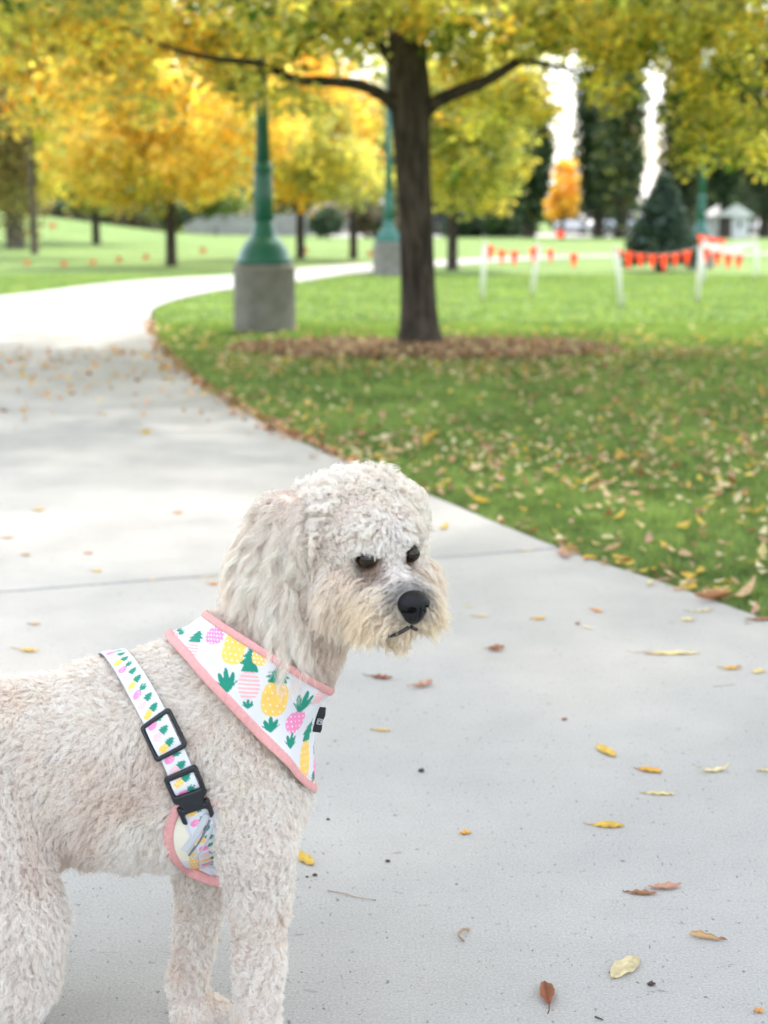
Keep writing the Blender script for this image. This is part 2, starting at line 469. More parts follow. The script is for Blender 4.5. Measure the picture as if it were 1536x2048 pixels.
# ------------------------------------------------------------------ trees
def bark_mat(name, c0, c1, sc=18):
    m, nt, N, L = new_mat(name)
    out = N.new('ShaderNodeOutputMaterial'); b = N.new('ShaderNodeBsdfPrincipled'); L.new(b.outputs[0], out.inputs[0])
    b.inputs['Roughness'].default_value = .9; b.inputs['Specular IOR Level'].default_value = .2
    tc = N.new('ShaderNodeTexCoord'); mp = N.new('ShaderNodeMapping'); mp.inputs['Scale'].default_value = (1, 1, .22)
    nz = N.new('ShaderNodeTexNoise'); nz.inputs['Scale'].default_value = sc; nz.inputs['Detail'].default_value = 8; nz.inputs['Distortion'].default_value = .5
    L.new(tc.outputs['Object'], mp.inputs[0]); L.new(mp.outputs[0], nz.inputs['Vector'])
    r = N.new('ShaderNodeValToRGB'); e = r.color_ramp.elements; e[0].position = .35; e[0].color = (*c0, 1); e[1].position = .68; e[1].color = (*c1, 1)
    L.new(nz.outputs['Fac'], r.inputs[0]); L.new(r.outputs[0], b.inputs['Base Color'])
    bp = N.new('ShaderNodeBump'); bp.inputs['Distance'].default_value = .03; L.new(nz.outputs['Fac'], bp.inputs['Height']); L.new(bp.outputs[0], b.inputs['Normal'])
    return m
M_bark = bark_mat('bark_dark', (.030, .024, .021), (.105, .085, .072))
M_bark2 = bark_mat('bark_grey', (.06, .05, .042), (.20, .17, .14))
M_leaf = leafmat('autumn_leaf', trans=.5, gain=(1.5, 1.42, .95))
M_leafd = leafmat('evergreen_leaf', trans=.2, gain=(1.2, 1.3, .8), rough=.6)

def leaves_mesh(cent, rad, per, size, pal, r, squash=.8, hang=0.0):
    """cent (k,3) clump centres, rad clump radius, per leaves each -> V,F,C"""
    k = len(cent); n = k * per
    rad = np.broadcast_to(np.asarray(rad, float), (k,))
    cols = np.array([p[0] for p in pal]); wts = np.array([p[1] for p in pal], float); wts /= wts.sum()
    cc = cols[r.choice(len(cols), k, p=wts)]
    cc = cc * (1 + .22 * r.standard_normal((k, 1)))
    q = r.standard_normal((n, 3)); q *= (rad.repeat(per) * r.random(n) ** .4 / (np.linalg.norm(q, axis=1) + 1e-9))[:, None]
    q[:, 2] *= squash
    c = np.repeat(cent, per, 0) + q
    if hang: c[:, 2] -= hang * r.random(n) ** 2
    nrm = r.standard_normal((n, 3)); nrm[:, 2] = np.abs(nrm[:, 2]) + .5; nrm /= np.linalg.norm(nrm, axis=1)[:, None]
    a = r.standard_normal((n, 3)); a -= nrm * (a * nrm).sum(1)[:, None]; a /= np.linalg.norm(a, axis=1)[:, None]
    b = np.cross(nrm, a)
    s = (size * (.65 + .7 * r.random(n)))[:, None]
    fold = nrm * s * .12
    V = np.stack([c - a * s * .5, c - b * s * .33 + a * s * .02 + fold, c + a * s * .5, c + b * s * .33 + a * s * .02 + fold], 1).reshape(-1, 3)
    F = np.arange(n * 4).reshape(n, 4)
    C = np.repeat(cc, per, 0) * (1 + .18 * r.standard_normal((n, 1)))
    sw = r.random(n) < .25; C[sw] = cols[r.choice(len(cols), sw.sum(), p=wts)]
    return V, F, np.clip(np.repeat(C, 4, 0), .004, .9)

def blob_centers(ells, k, r, shell=.45, zmin=None, rough=.18):
    """points spread in ellipsoids, denser to the outside, uneven outline"""
    out = []
    vol = np.array([e[3] * e[4] * e[5] for e in ells]); ks = np.maximum(1, (k * vol / vol.sum()).astype(int))
    for e, kk in zip(ells, ks):
        d = r.standard_normal((kk, 3)); d /= np.linalg.norm(d, axis=1)[:, None]
        rr = shell + (1 - shell) * r.random(kk) ** .6
        rr *= 1 + rough * vnoise(d * 2.3 + e[0], 11) + rough * .6 * vnoise(d * 5 + e[1], 12)
        out.append(np.array(e[:3]) + d * rr[:, None] * np.array(e[3:]))
    c = np.concatenate(out)
    if zmin is not None: c = c[c[:, 2] > zmin]
    return c

def flared(pts, rads, n=14, root=0.0, r=None):
    mb = MB(); pts = np.asarray(pts, float)
    c = catmull(pts, 6); t = np.linspace(0, len(rads) - 1, len(c)); rr = np.interp(t, range(len(rads)), rads)
    mb.tube(c, rr, n); return mb

def tree(name, label, base, h_trunk, r0, r1, ells, k, per, cr, leaf, pal, seed, mat=None, bark=None, group=None, squash=.8, limbs=4, hang=0.0, zmin=None, lean=(0, 0), shell=.45, cat='tree'):
    r = np.random.default_rng(seed)
    bz = float(hill(base[0], base[1])) - .05
    root = empty(name, (base[0], base[1], bz)); tag(root, label, cat, group)
    H = h_trunk
    tp = [[0, 0, 0], [0, 0, .12], [lean[0] * .3, lean[1] * .3, H * .35], [lean[0] * .6 + r.normal() * .03 * H * .3, lean[1] * .6, H * .7], [lean[0], lean[1], H]]
    mb = flared(tp, [r0 * 1.5, r0 * 1.05, r0 * .92, r0 * .75, r1])
    e0 = ells[0]
    for i in range(limbs):
        a = 2 * math.pi * (i + r.random() * .6) / limbs; z0 = H * (.45 + .5 * r.random())
        st = np.array([lean[0] * z0 / H, lean[1] * z0 / H, z0])
        L = .75 * min(e0[3], e0[4]); up = (e0[2] - bz - z0) * (.3 + .7 * r.random())
        p = [st, st + np.array([math.cos(a) * L * .4, math.sin(a) * L * .4, up * .3 + .1]), st + np.array([math.cos(a) * L, math.sin(a) * L, max(up, .2)])]
        c = catmull(p, 5); mb.tube(c, np.linspace(r0 * .42, r0 * .1, len(c)), 7)
    mb.build('trunk', bark or M_bark, root, smooth=True)
    cen = blob_centers(ells, k, r, shell, zmin)
    V, F, C = leaves_mesh(cen, cr, per, leaf, pal, r, squash, hang)
    V = V - np.array([base[0], base[1], bz])
    mesh('crown', V, F, mat or M_leaf, root, colors=C, smooth=False)
    return root

YEL = (.76, .63, .13); GOLD = (.80, .55, .11); ORG = (.80, .40, .05); YG = (.50, .52, .13); OLV = (.37, .38, .125); GRN = (.09, .17, .03); DGR = (.05, .085, .042); BLU = (.085, .13, .11); BRN = (.22, .15, .075)  # haze put into the leaf colours: blue raised, dark greens lightened

if 'notrees' not in DBG:
    # ---- the main tree in the leaf ring
    bx, by = G(838, 690)[:2]; by = float(by); bx = float(bx)
    root = empty('maple_tree', (bx, by, -.03)); tag(root, 'large dark trunked tree with yellow green crown, standing in a ring of fallen leaves', 'tree')
    def rel(p): return np.asarray(p, float) - [bx, by, -.03]
    Yt = by
    prof = [(838, 700, 58), (838, 686, 46), (838, 665, 39), (836, 620, 35), (833, 540, 33.5), (829, 430, 33), (825, 330, 34), (820, 230, 38), (818, 190, 41), (816, 120, 37), (815, 40, 35), (816, -80, 33), (822, -260, 28), (815, -520, 20), (826, -800, 11)]
    pts = np.array([P(a, b, Yt) for a, b, _ in prof]); pts[0][2] = -.06
    rr = np.array([c for _, _, c in prof]) * Yt / FPX / math.cos(PITCH) * .98
    c = catmull(np.c_[pts, rr], 5)
    mb = MB(); n = 22
    # trunk with uneven flutes and root flare
    V = []; 
    for i, q in enumerate(c):
        fl = np.exp(-max(q[2], 0) / .16)
        for k in range(n):
            a = 2 * math.pi * k / n
            rad = q[3] * (1 + .05 * math.sin(3 * a + 1 + q[2]) + .035 * math.sin(7 * a + 2 * q[2]) + fl * .22 * max(0, math.sin(5 * a + .7)) )
            V.append([q[0] + rad * math.cos(a), q[1] + rad * math.sin(a), q[2]])
    m_ = len(c); F = [[i * n + k, i * n + (k + 1) % n, (i + 1) * n + (k + 1) % n, (i + 1) * n + k] for i in range(m_ - 1) for k in range(n)]
    mb.add(rel(V), F)
    def limb(pl, r0, r1):
        p = np.array([P(a, b, Yt + d) for a, b, d in pl]); cc = catmull(rel(p), 6)
        mb.tube(cc, np.linspace(r0, r1, len(cc)) * (1 + .06 * np.sin(np.arange(len(cc)) * 1.7)), 9)
    limb([(812, 235, 0), (770, 195, -.15), (720, 170, -.3), (660, 163, -.5), (590, 158, -.7), (520, 128, -.9), (440, 118, -1.1), (350, 100, -1.4), (250, 60, -1.8)], .058, .010)
    limb([(835, 240, 0), (868, 206, -.1), (920, 182, -.2), (975, 160, -.3), (1040, 120, -.4), (1110, 85, -.6), (1200, 40, -1), (1300, -30, -1.4)], .066, .018)
    limb([(806, 170, 0), (782, 120, .1), (745, 72, .2), (705, 20, .4), (650, -60, .6), (560, -200, 1.0)], .055, .02)
    limb([(826, 60, 0), (900, -80, .8), (1000, -260, 1.8), (1100, -420, 2.5)], .08, .02)
    limb([(816, -100, 0), (700, -250, -1.2), (560, -420, -2.4)], .07, .02)
    limb([(818, -200, 0), (840, -400, -1.4), (900, -600, -2.4)], .06, .02)
    limb([(815, -50, 0), (640, -180, 1.5), (420, -300, 2.6)], .07, .02)
    limb([(540, 135, -.85), (500, 150, -.95), (455, 180, -1.0)], .022, .008)
    limb([(1040, 120, -.4), (1100, 130, -.5), (1180, 150, -.7)], .03, .01)
    mb.build('trunk', M_bark, root, smooth=True)
    r = np.random.default_rng(21)
    PALM = [(YG, 3), (OLV, 4.4), (YEL, 2.0), (GRN, .8), (GOLD, .4)]
    # broad upper crown
    ells = [(bx - .2, by - .1, 5.0, 5.6, 4.0, 2.8), (bx - 2.6, by - .5, 4.0, 3.0, 3.2, 1.7), (bx + 2.6, by - .4, 4.0, 3.0, 3.2, 1.7)]
    cen = blob_centers(ells, 1500, r, .35, 2.35)
    # skirt: the lowest layer the photo looks through
    nsk = 900
    a = r.random(nsk) * 2 * np.pi; rad = np.sqrt(r.random(nsk)) * 5.0
    x = bx + np.cos(a) * rad * 1.1; y = by - .2 + np.sin(a) * rad * .85
    z = 2.28 + .55 * r.random(nsk) + .22 * vnoise(np.stack([x, y, 0 * x], 1) * .9, 4)
    d = np.hypot(x - bx, y - by); z += np.clip(1.5 - d, 0, 1.5) * .25
    keep = (y < by + 1.5) | (z > 2.5)
    sk = np.stack([x, y, z], 1)[keep]
    def cl(px, py, dy, n, sx, sy):
        """hanging sprays placed along the crown's lower edge"""
        q = P(px + r.standard_normal(n) * sx, py + r.standard_normal(n) * sy, Yt + dy + r.standard_normal(n) * .25); return q
    drops = np.concatenate([
        cl(120, 60, -.5, 26, 130, 45), cl(240, 130, -.8, 24, 90, 50), cl(420, 90, -.6, 26, 110, 40), cl(90, 200, .4, 10, 60, 40), cl(330, 210, .3, 10, 70, 30),
        cl(560, 70, -.4, 24, 90, 35), cl(510, 180, -.9, 9, 50, 18), cl(600, 205, .6, 8, 55, 18), cl(700, 60, .2, 12, 50, 30), cl(890, 90, .2, 14, 40, 40),
        cl(905, 150, .6, 9, 30, 30), cl(960, 60, -.3, 18, 70, 30), cl(1000, 215, 1.0, 14, 60, 26), cl(1060, 190, 1.2, 12, 45, 30), cl(1130, 40, -.6, 22, 90, 30),
        cl(1230, 110, -.2, 18, 60, 35), cl(1230, 190, .6, 9, 40, 20), cl(1400, 70, -.6, 26, 100, 45), cl(1470, 180, -.2, 26, 70, 40), cl(1420, 270, .2, 24, 60, 40), cl(1500, 300, .4, 14, 40, 30),
        cl(1390, 180, .3, 12, 40, 30), cl(815, 10, -1.6, 12, 40, 14), cl(760, -10, -1.2, 12, 60, 18), cl(1180, 60, -1.0, 10, 60, 25)])
    def opening(q):
        a_, b_ = proj(q); return ~(((a_ > 1098) & (a_ < 1172) & (b_ > 100) & (b_ < 460)) | ((a_ > 1270) & (a_ < 1342) & (b_ > 140) & (b_ < 460)))
    cen, sk, drops = [q[opening(q)] for q in (cen, sk, drops)]
    lf_ = drops[:, 0] < bx - 1.5; dl_ = drops[lf_]; drops = drops[~lf_]
    parts = [leaves_mesh(cen, .42, 20, .115, PALM, r, .6), leaves_mesh(sk, .34, 34, .085, PALM, r, .45), leaves_mesh(drops, .21, 30, .075, [(YG, 3), (YEL, 2.6), (OLV, 2.6), (GOLD, .5), (GRN, 1)], r, .7),
             leaves_mesh(dl_, .21, 30, .075, [(GOLD, 3.4), (YEL, 2), (OLV, 2.6), (YG, 1.5), (ORG, .5)], r, .7)]
    off = 0; VV = []; FF = []; CC = []
    for v, f, c_ in parts: VV.append(v); FF.append(f + off); CC.append(c_); off += len(v)
    mesh('crown', rel(np.concatenate(VV)), np.concatenate(FF), M_leaf, root, colors=np.concatenate(CC), smooth=False)

    # ---- unseen tree added at the right, crown shaped to shade lawn and near path
    def E(px, py, Y, rpx, rpy, ry=None):
        q = P(px, py, Y); s = Y / FPX
        return (float(q[0]), float(q[1]), float(q[2]), rpx * s, ry if ry else rpx * s, rpy * s)
    tree('maple_tree', 'unseen yellow green tree added beyond the lawn to shade the near path', (5.9, 7.0), 4.5, .17, .09,
         [(5.2, 6.6, 5.6, 3.4, 3.9, 1.9), (3.0, 5.2, 5.9, 3.2, 2.3, 1.3), (.4, 4.6, 6.1, 3.4, 2.2, 1.2), (2.6, 7.9, 6.0, 3.2, 1.9, 1.1), (-1.6, 3.4, 6.4, 1.8, 1.8, 1.0)], 1900, 30, .5, .13, PALM, 31, limbs=7, zmin=3.6)
    # ---- gold tree behind the first lamp post
    GPAL = [(GOLD, 4), (YEL, 3.2), (YG, 1.2), (OLV, 1.0)]
    b = G(343, 530)[:2]
    tree('maple_tree', 'golden yellow tree behind the path, left of the nearest lamp post', b, 3.2, .12, .08,
         [E(330, 310, 35.5, 215, 105, 2.4), E(230, 330, 35, 120, 90, 2), E(430, 210, 35.5, 190, 110, 2.2), E(250, 190, 36, 150, 110, 2)], 620, 26, .42, .17, GPAL, 41, limbs=6)
    b = G(600, 528)[:2]
    b = G(707, 516)[:2]
    tree('maple_tree', 'olive and gold tree left of the distant second lamp post', b, 2.6, .11, .07,
         [E(715, 350, 40, 75, 60, 1.4), E(640, 300, 41, 100, 90, 2)], 190, 26, .4, .17, [(OLV, 3), (YG, 2), (YEL, 1.5)], 43, limbs=5)
    tree('maple_tree', 'bright orange gold tree crown right of the nearest lamp post', (float(P(600, 400, 43)[0]), 43.0), 2.6, .12, .08,
         [E(610, 270, 43, 135, 130, 2.6), E(560, 180, 43, 130, 110, 2.4), E(680, 250, 43.4, 60, 110, 1.4)], 480, 26, .5, .2, [(GOLD, 4), (ORG, 1.6), (YEL, 3)], 44, limbs=5)
    # ---- yellow green tree right of the main trunk
    tree('maple_tree', 'rounded yellow green tree seen just right of the main trunk', (float(P(905, 460, 33)[0]), 33.0), 2.4, .11, .07,
         [E(945, 330, 33, 105, 95, 1.8), E(900, 230, 33, 120, 100, 1.8), E(1000, 180, 33, 90, 80, 1.5), E(880, 370, 32.5, 60, 40, .9)], 430, 26, .36, .15, [(YG, 3), (YEL, 2.2), (OLV, 2), (GRN, 1)], 45, limbs=5)
    # ---- left olive trees on the berm
    b = (float(P(192, 470, 62)[0]), 62.0)
    tree('maple_tree', 'olive brown tree on the rising lawn at left', b, 2.6, .16, .1, [E(190, 355, 62, 110, 60, 2.5), E(150, 270, 63, 110, 90, 3)], 300, 26, .6, .26, [(OLV, 3), (BRN, 1.4), (YG, 1.2)], 46, limbs=5)
    tree('willow_tree', 'tall drooping brownish willow at the far left edge', (float(P(30, 470, 55)[0]), 55.0), 5, .3, .16,
         [E(10, 250, 55, 95, 170, 2.6), E(60, 180, 56, 70, 120, 2)], 430, 30, .5, .2, [(BRN, 3), (OLV, 2), ((.32, .25, .12), 2)], 47, bark=M_bark2, limbs=5, hang=1.2, squash=1.4)
    tree('birch_tree', 'slim yellow green tree between the willow and the golden tree', (float(P(68, 470, 48)[0]), 48.0), 4.5, .11, .07,
         [E(95, 290, 48, 26, 110, .6), E(85, 190, 48, 40, 90, 1)], 110, 26, .35, .17, [(YG, 3), (YEL, 2)], 48, bark=M_bark2, limbs=3)
    tree('maple_tree', 'orange tinted leafy tree in the upper left corner', (float(P(40, 470, 44)[0]) - 2.5, 44.0), 3.4, .16, .1,
         [E(60, 70, 44, 190, 120, 2.4), E(160, 170, 44.5, 120, 110, 2)], 330, 26, .5, .19, [(GOLD, 2.5), (YEL, 2), (BRN, 1.5), (OLV, 1.5)], 49, limbs=5)
    # ---- the orange flame shaped tree and the poplars on the right
    tree('orange_tree', 'narrow bright orange tree standing between the dark poplars', (float(P(1125, 465, 85)[0]), 85.0), 1.6, .12, .08,
         [E(1128, 375, 85, 24, 58, .9), E(1110, 412, 85, 18, 28, .7), E(1140, 408, 85, 18, 26, .7)], 140, 24, .3, .2, [(ORG, .8), (GOLD, 4)], 50, limbs=3)
    def poplar(px, Y, top, hw, label, pal, seed, bot=440, k=260):
        mid = (top + bot) / 2
        return tree('poplar_tree', label, (float(P(px, 465, Y)[0]), Y), 5, .35, .2, [E(px, mid, Y, hw, (bot - top) / 2, hw * Y / FPX)], k, 26, .75, .34, pal, seed, M_leafd, limbs=3, squash=1.3)
    DP = [(DGR, 4), ((.04, .075, .03), 2.5), (OLV, .35)]
    poplar(1058, 92, 190, 34, 'dark green poplar left of the narrow orange tree', DP, 60)
    poplar(1197, 96, 40, 38, 'tall dark green poplar right of the narrow orange tree', DP, 61, 445)
    poplar(1243, 90, 60, 40, 'grey green poplar with drooping branches, right of the darkest poplar', [((.07, .10, .045), 4), (DGR, 2), (OLV, 1.5), (BRN, .5)], 62, 440)
    poplar(1370, 98, 60, 46, 'dark poplar behind the small spruce', DP, 63, 445)
    poplar(1450, 92, 60, 48, 'broad dark green poplar near the right edge', DP, 64, 410)
    poplar(1530, 94, 60, 52, 'dark green poplar at the right edge of the view', [(DGR, 3), ((.07, .10, .045), 3)], 65, 430)
    poplar(985, 100, 120, 55, 'dark tree behind the yellow green tree', DP, 66, 450)
    # ---- spruce
    rs = np.random.default_rng(70)
    sb = G(1322, 541)[:2]; root = empty('spruce_tree', (sb[0], sb[1], -.03)); tag(root, 'small blue green spruce behind the string of red flags', 'tree')
    Ys = float(sb[1]); s = Ys / FPX
    H = 178 * s
    MB().tube([[0, 0, 0], [0, 0, H * .5], [0, 0, H]], [.11, .07, .02], 8).build('trunk', M_bark, root, smooth=True)
    cs = []
    for i in range(520):
        t = rs.random() ** 1.25; a = rs.random() * 2 * np.pi; rr_ = (1 - t) ** .8 * 84 * s * (.35 + .65 * rs.random() ** .5)
        tier = (t * 11) % 1
        cs.append([math.cos(a) * rr_, math.sin(a) * rr_, 30 * s + t * (H - 30 * s) - rr_ * .22 + tier * .06])
    V, F, C = leaves_mesh(np.array(cs), .15, 34, .07, [(BLU, 4), ((.045, .085, .05), 2), (DGR, 2)], rs, .5)
    mesh('crown', V, F, M_leafd, root, colors=C, smooth=False)
    # ---- the mixed wood that closes the view
    ro = np.random.default_rng(90)
    wood = []
    for i, px in enumerate([-120, -28, 64, 156, 248, 340, 432, 524, 616, 708, 800, 892, 984, 1050, 1136, 1215, 1240, 1306, 1395, 1440, 1520, 1600, 1690]):
        Yw = 118 + ro.random() * 22
        gap = (1085 < px < 1175) or (1262 < px < 1345)
        top = 412 if gap else (150 if px > 860 else 130) + ro.random() * 70
        bot = 452
        hw = (62 + ro.random() * 18 if px < 1040 or px > 1420 else 34) if not gap else 44
        pal = [(DGR, 3), (GRN, 1.5), (OLV, 1)] if px > 860 or ro.random() < .6 else [(OLV, 2), (YG, 1.5), (BRN, 1), (YEL, 1)]
        nm = ['dark green tree in the wood beyond the park', 'olive and brown tree in the wood beyond the park'][0 if pal[0][0] is DGR else 1]
        tree('wood_tree', nm, (float(P(px, 455, Yw)[0]), Yw), 3, .25, .15, [E(px, (top + bot) / 2, Yw, hw, (bot - top) / 2, 3.2)], 60 if gap else 230, 26, 1.0, .5, pal, 100 + i, M_leafd,
             group=['dark green trees of the wood beyond the park', 'olive trees of the wood beyond the park'][0 if pal[0][0] is DGR else 1], limbs=2)
    # low shrubs in front of the wall and along the back
    for i, (px, py, Yw, hw, hh, pal, lab) in enumerate([
        (130, 432, 96, 60, 26, [(DGR, 3), (BRN, 1)], 'dark hedge shrub behind the grassy rise at far left'), (240, 440, 96, 60, 24, [(DGR, 3), (BRN, 1)], 'dark shrub between the grassy rise and the grey fence'),
        (430, 405, 92, 55, 26, [((.14, .2, .06), 3), (YG, 1)], 'pale green shrub growing over the grey fence'), (340, 425, 90, 40, 30, [(DGR, 2), (OLV, 1)], 'dark shrub at the left end of the grey fence'),
        (655, 445, 88, 26, 20, [(DGR, 3)], 'dark round shrub at the right end of the grey fence'), (930, 455, 95, 40, 26, [(DGR, 3)], 'low dark shrub right of the main trunk, in the distance'),
        (1010, 450, 97, 40, 26, [(DGR, 3), (GRN, 1)], 'low dark shrub left of the parked cars'), (750, 440, 90, 50, 26, [(DGR, 2), (BRN, 2)], 'brownish shrub behind the second lamp post'), (1330, 440, 105, 60, 40, [(DGR, 3), (GRN, 1)], 'dark green shrub behind the spruce'), (1500, 400, 108, 70, 50, [(DGR, 3), (GRN, 1)], 'dark green shrub mass at the right edge')]):
        rq = np.random.default_rng(200 + i)
        e = E(px, py, Yw, hw, hh, 1.5)
        bz = float(hill(e[0], e[1])); ro_ = empty('shrub', (e[0], e[1], bz)); tag(ro_, lab, 'shrub')
        cen = blob_centers([e], 70, rq, .2); cen[:, 2] = np.maximum(cen[:, 2], bz + .1)
        V, F, C = leaves_mesh(cen, .6, 24, .3, pal, rq)
        mesh('foliage', V - np.array([e[0], e[1], bz]), F, M_leafd, ro_, colors=C, smooth=False)
        MB().tube([[0, 0, -.05], [.05, 0, e[5] * .5]], [.08, .04], 6).build('stem', M_bark, ro_)
# ------------------------------------------------------------------ lamp posts
M_green = simple('green_paint', (.012, .125, .095), .38, noise=.12, scale=6, coat=.2)
M_cbase = simple('cast_concrete', (.215, .205, .19), .9, noise=.22, scale=7, bump=.006, bscale=60)
M_glass = simple('lamp_glass', (.75, .76, .74), .25)
def lamp_post(base, label):
    root = empty('lamp_post', (base[0], base[1], -.02)); tag(root, label, 'lamp post', 'green lamp posts along the path')
    u = 14.7 / FPX
    def hz(py): return (660 - py) * u * 1.02 + .02
    MB().lathe([(.292, -.05), (.292, .02), (.287, .05), (.283, hz(546)), (.288, hz(543)), (.286, hz(537)), (.272, hz(533.5)), (.05, hz(533))], n=40).build('concrete_base', M_cbase, root, smooth=True)
    gp = [(.252, hz(533)), (.258, hz(528)), (.25, hz(521)), (.232, hz(517)), (.226, hz(510)), (.200, hz(500)), (.188, hz(495)), (.158, hz(487)), (.130, hz(482)), (.112, hz(474)), (.098, hz(462)), (.092, hz(450))]
    MB().lathe(gp, n=32).build('flared_foot', M_green, root, smooth=True)
    pr = [(.090, hz(450), 1), (.086, hz(400), 1), (.080, hz(362), 1), (.078, hz(358), 1)]
    MB().lathe(pr, n=64, flute=16, amp=.035).build('lower_shaft', M_green, root, smooth=True)
    MB().lathe([(.078, hz(358)), (.088, hz(355)), (.092, hz(350)), (.088, hz(345)), (.076, hz(342)), (.068, hz(338))], n=32).build('collar', M_green, root, smooth=True)
    top = 3.9
    MB().lathe([(.066, hz(338), 1), (.052, hz(215), 1), (.042, top, 1)], n=64, flute=16, amp=.035).build('upper_shaft', M_green, root, smooth=True)
    MB().lathe([(.042, top), (.075, top + .03), (.075, top + .07), (.05, top + .12), (.11, top + .2), (.13, top + .22)], n=24).build('lamp_holder', M_green, root, smooth=True)
    MB().lathe([(.12, top + .22), (.17, top + .3), (.20, top + .42), (.18, top + .55), (.12, top + .64), (.02, top + .68)], n=24).build('lamp_globe', M_glass, root, smooth=True)
    MB().lathe([(.125, top + .64), (.09, top + .70), (.02, top + .78)], n=24).build('lamp_cap', M_green, root, smooth=True)
    return root
def copy_tree(o, parent=None):
    c = o.copy(); col.objects.link(c); c.parent = parent
    for ch in o.children: copy_tree(ch, c)
    return c
b1 = G(530, 659)
lp = lamp_post(b1, 'nearest green lamp post on its round concrete base, left of the main tree')
for (px, py, lab) in [(777, 550, 'smaller green lamp post on a grey base, just left of the main trunk'), (1399, 535, 'distant green lamp post rising beside the spruce')]:
    q = G(px, py); c = copy_tree(lp); c.location = (q[0], q[1], -.02); c['label'] = lab

# ------------------------------------------------------------------ stakes and the string of flags
M_white = simple('white_plastic', (.78, .78, .74), .45)
M_rope = simple('rope', (.62, .58, .50), .8)
M_flag, nt, N, L = new_mat('red_flag')
out = N.new('ShaderNodeOutputMaterial'); b_ = N.new('ShaderNodeBsdfPrincipled'); b_.inputs['Base Color'].default_value = (.86, .055, .02, 1); b_.inputs['Roughness'].default_value = .45
tl = N.new('ShaderNodeBsdfTranslucent'); tl.inputs['Color'].default_value = (.95, .09, .035, 1); mxs = N.new('ShaderNodeMixShader'); mxs.inputs[0].default_value = .5
L.new(b_.outputs[0], mxs.inputs[1]); L.new(tl.outputs[0], mxs.inputs[2]); L.new(mxs.outputs[0], out.inputs[0])
tops = []
for (bxp, byp, txp, typ, lab) in [(964, 600, 970, 487, 'leftmost white stake of the flag string, leaning slightly right'), (1064, 591, 1077, 490, 'white stake leaning right, second from the left along the flag string'),
                                  (1243, 614, 1232, 497, 'white stake leaning left, nearest the viewer in the flag string'), (1395, 604, 1402, 492, 'white stake below the white banner, right of the left-leaning stake'), (1512, 556, 1514, 488, 'short far white stake at the right end of the flags'),
                                  (1408, 566, 1408, 478, 'far white stake holding the left end of the white banner')]:
    q = G(bxp, byp, -.02); Yq = float(q[1]); t = P(txp, typ, Yq)
    mb = MB(); mb.tube([q - [0, 0, .05], q + (t - q) * .5, t], [.032, .032, .032], 12)
    mb.tube([t - (t - q) * .02, t + (t - q) * .02], [.037, .035], 12)
    o = mb.build('stake', M_white, None, smooth=True, origin=q); tag(o, lab, 'stake', 'white stakes holding the flag string')
    tops.append(t)
def flag_string(label, anchors, flags, w, h):
    root = empty('flag_string', anchors[0]); tag(root, label, 'flag string'); A = [np.array(a) - anchors[0] for a in anchors]
    pl = []; seg_ = []
    for a, b in zip(A[:-1], A[1:]):
        for k in range(10):
            t = k / 10; q = a * (1 - t) + b * t; q = q - [0, 0, 4 * t * (1 - t) * .09]; pl.append(q)
    pl.append(A[-1]); pl = np.array(pl)
    MB().tube(pl, .004, 6).build('rope', M_rope, root)
    xs = pl[:, 0]
    rq = np.random.default_rng(5)
    for fx in flags:
        x = fx - anchors[0][0]
        k = int(np.clip(np.searchsorted(xs, x) - 1, 0, len(xs) - 2)) if xs[-1] > xs[0] else 0
        t = np.clip((x - xs[k]) / (xs[k + 1] - xs[k] + 1e-9), 0, 1); q = pl[k] * (1 - t) + pl[k + 1] * t
        ww = w * (.9 + .2 * rq.random()); hh = h * (.85 + .3 * rq.random()); ya = rq.normal() * .25; n = 7
        V = []; F = []
        for i in range(n):
            v = i / (n - 1)
            for j in range(5):
                uu = (j / 4 - .5) * (1 - v * .93) * ww
                V.append([uu * math.cos(ya), uu * math.sin(ya) + .035 * math.sin(v * 3 + j + rq.random() * .2) * v, -v * hh])
        for i in range(n - 1):
            for j in range(4): a = i * 5 + j; F.append([a, a + 1, a + 6, a + 5])
        mesh('pennant', np.array(V) + q, F, M_flag, root)
Yf = [float(t[1]) for t in tops]
def fx(px, Y): return float(P(px, 500, Y)[0])
flag_string('main rope of red orange pennants strung between the white stakes', [tops[0], tops[1], tops[2], tops[3], P(1545, 500, 21)],
            [fx(a, 20.3) for a in (985, 1013, 1043, 1089, 1120, 1152, 1206, 1232, 1258, 1285, 1312, 1339, 1366, 1412, 1438, 1464, 1490)], .115, .19)
# white banner with red pennants on a farther rope
q1 = P(1408, 487, Yf[5]); q2 = P(1514, 482, Yf[4] + .8)
root = empty('banner', q1); tag(root, 'white plastic banner sagging below the upper row of red pennants', 'banner')
V = []; F = []
for i in range(13):
    t = i / 12; a = (q2 - q1) * t
    for j in range(4):
        V.append([a[0], a[1] + .03 * math.sin(i * 1.1 + j), a[2] - .05 * math.sin(math.pi * t) + .02 - j * .055 * (1 - .35 * t)])
for i in range(12):
    for j in range(3): F.append([i * 4 + j, i * 4 + j + 1, i * 4 + j + 5, i * 4 + j + 4])
mesh('sheet', V, F, M_white, root)
flag_string('shorter upper rope of red pennants above the white banner', [P(1403, 470, Yf[5]), P(1516, 466, Yf[4] + .8)], [fx(a, 25.5) for a in (1416, 1436, 1456, 1476, 1496)], .13, .15)
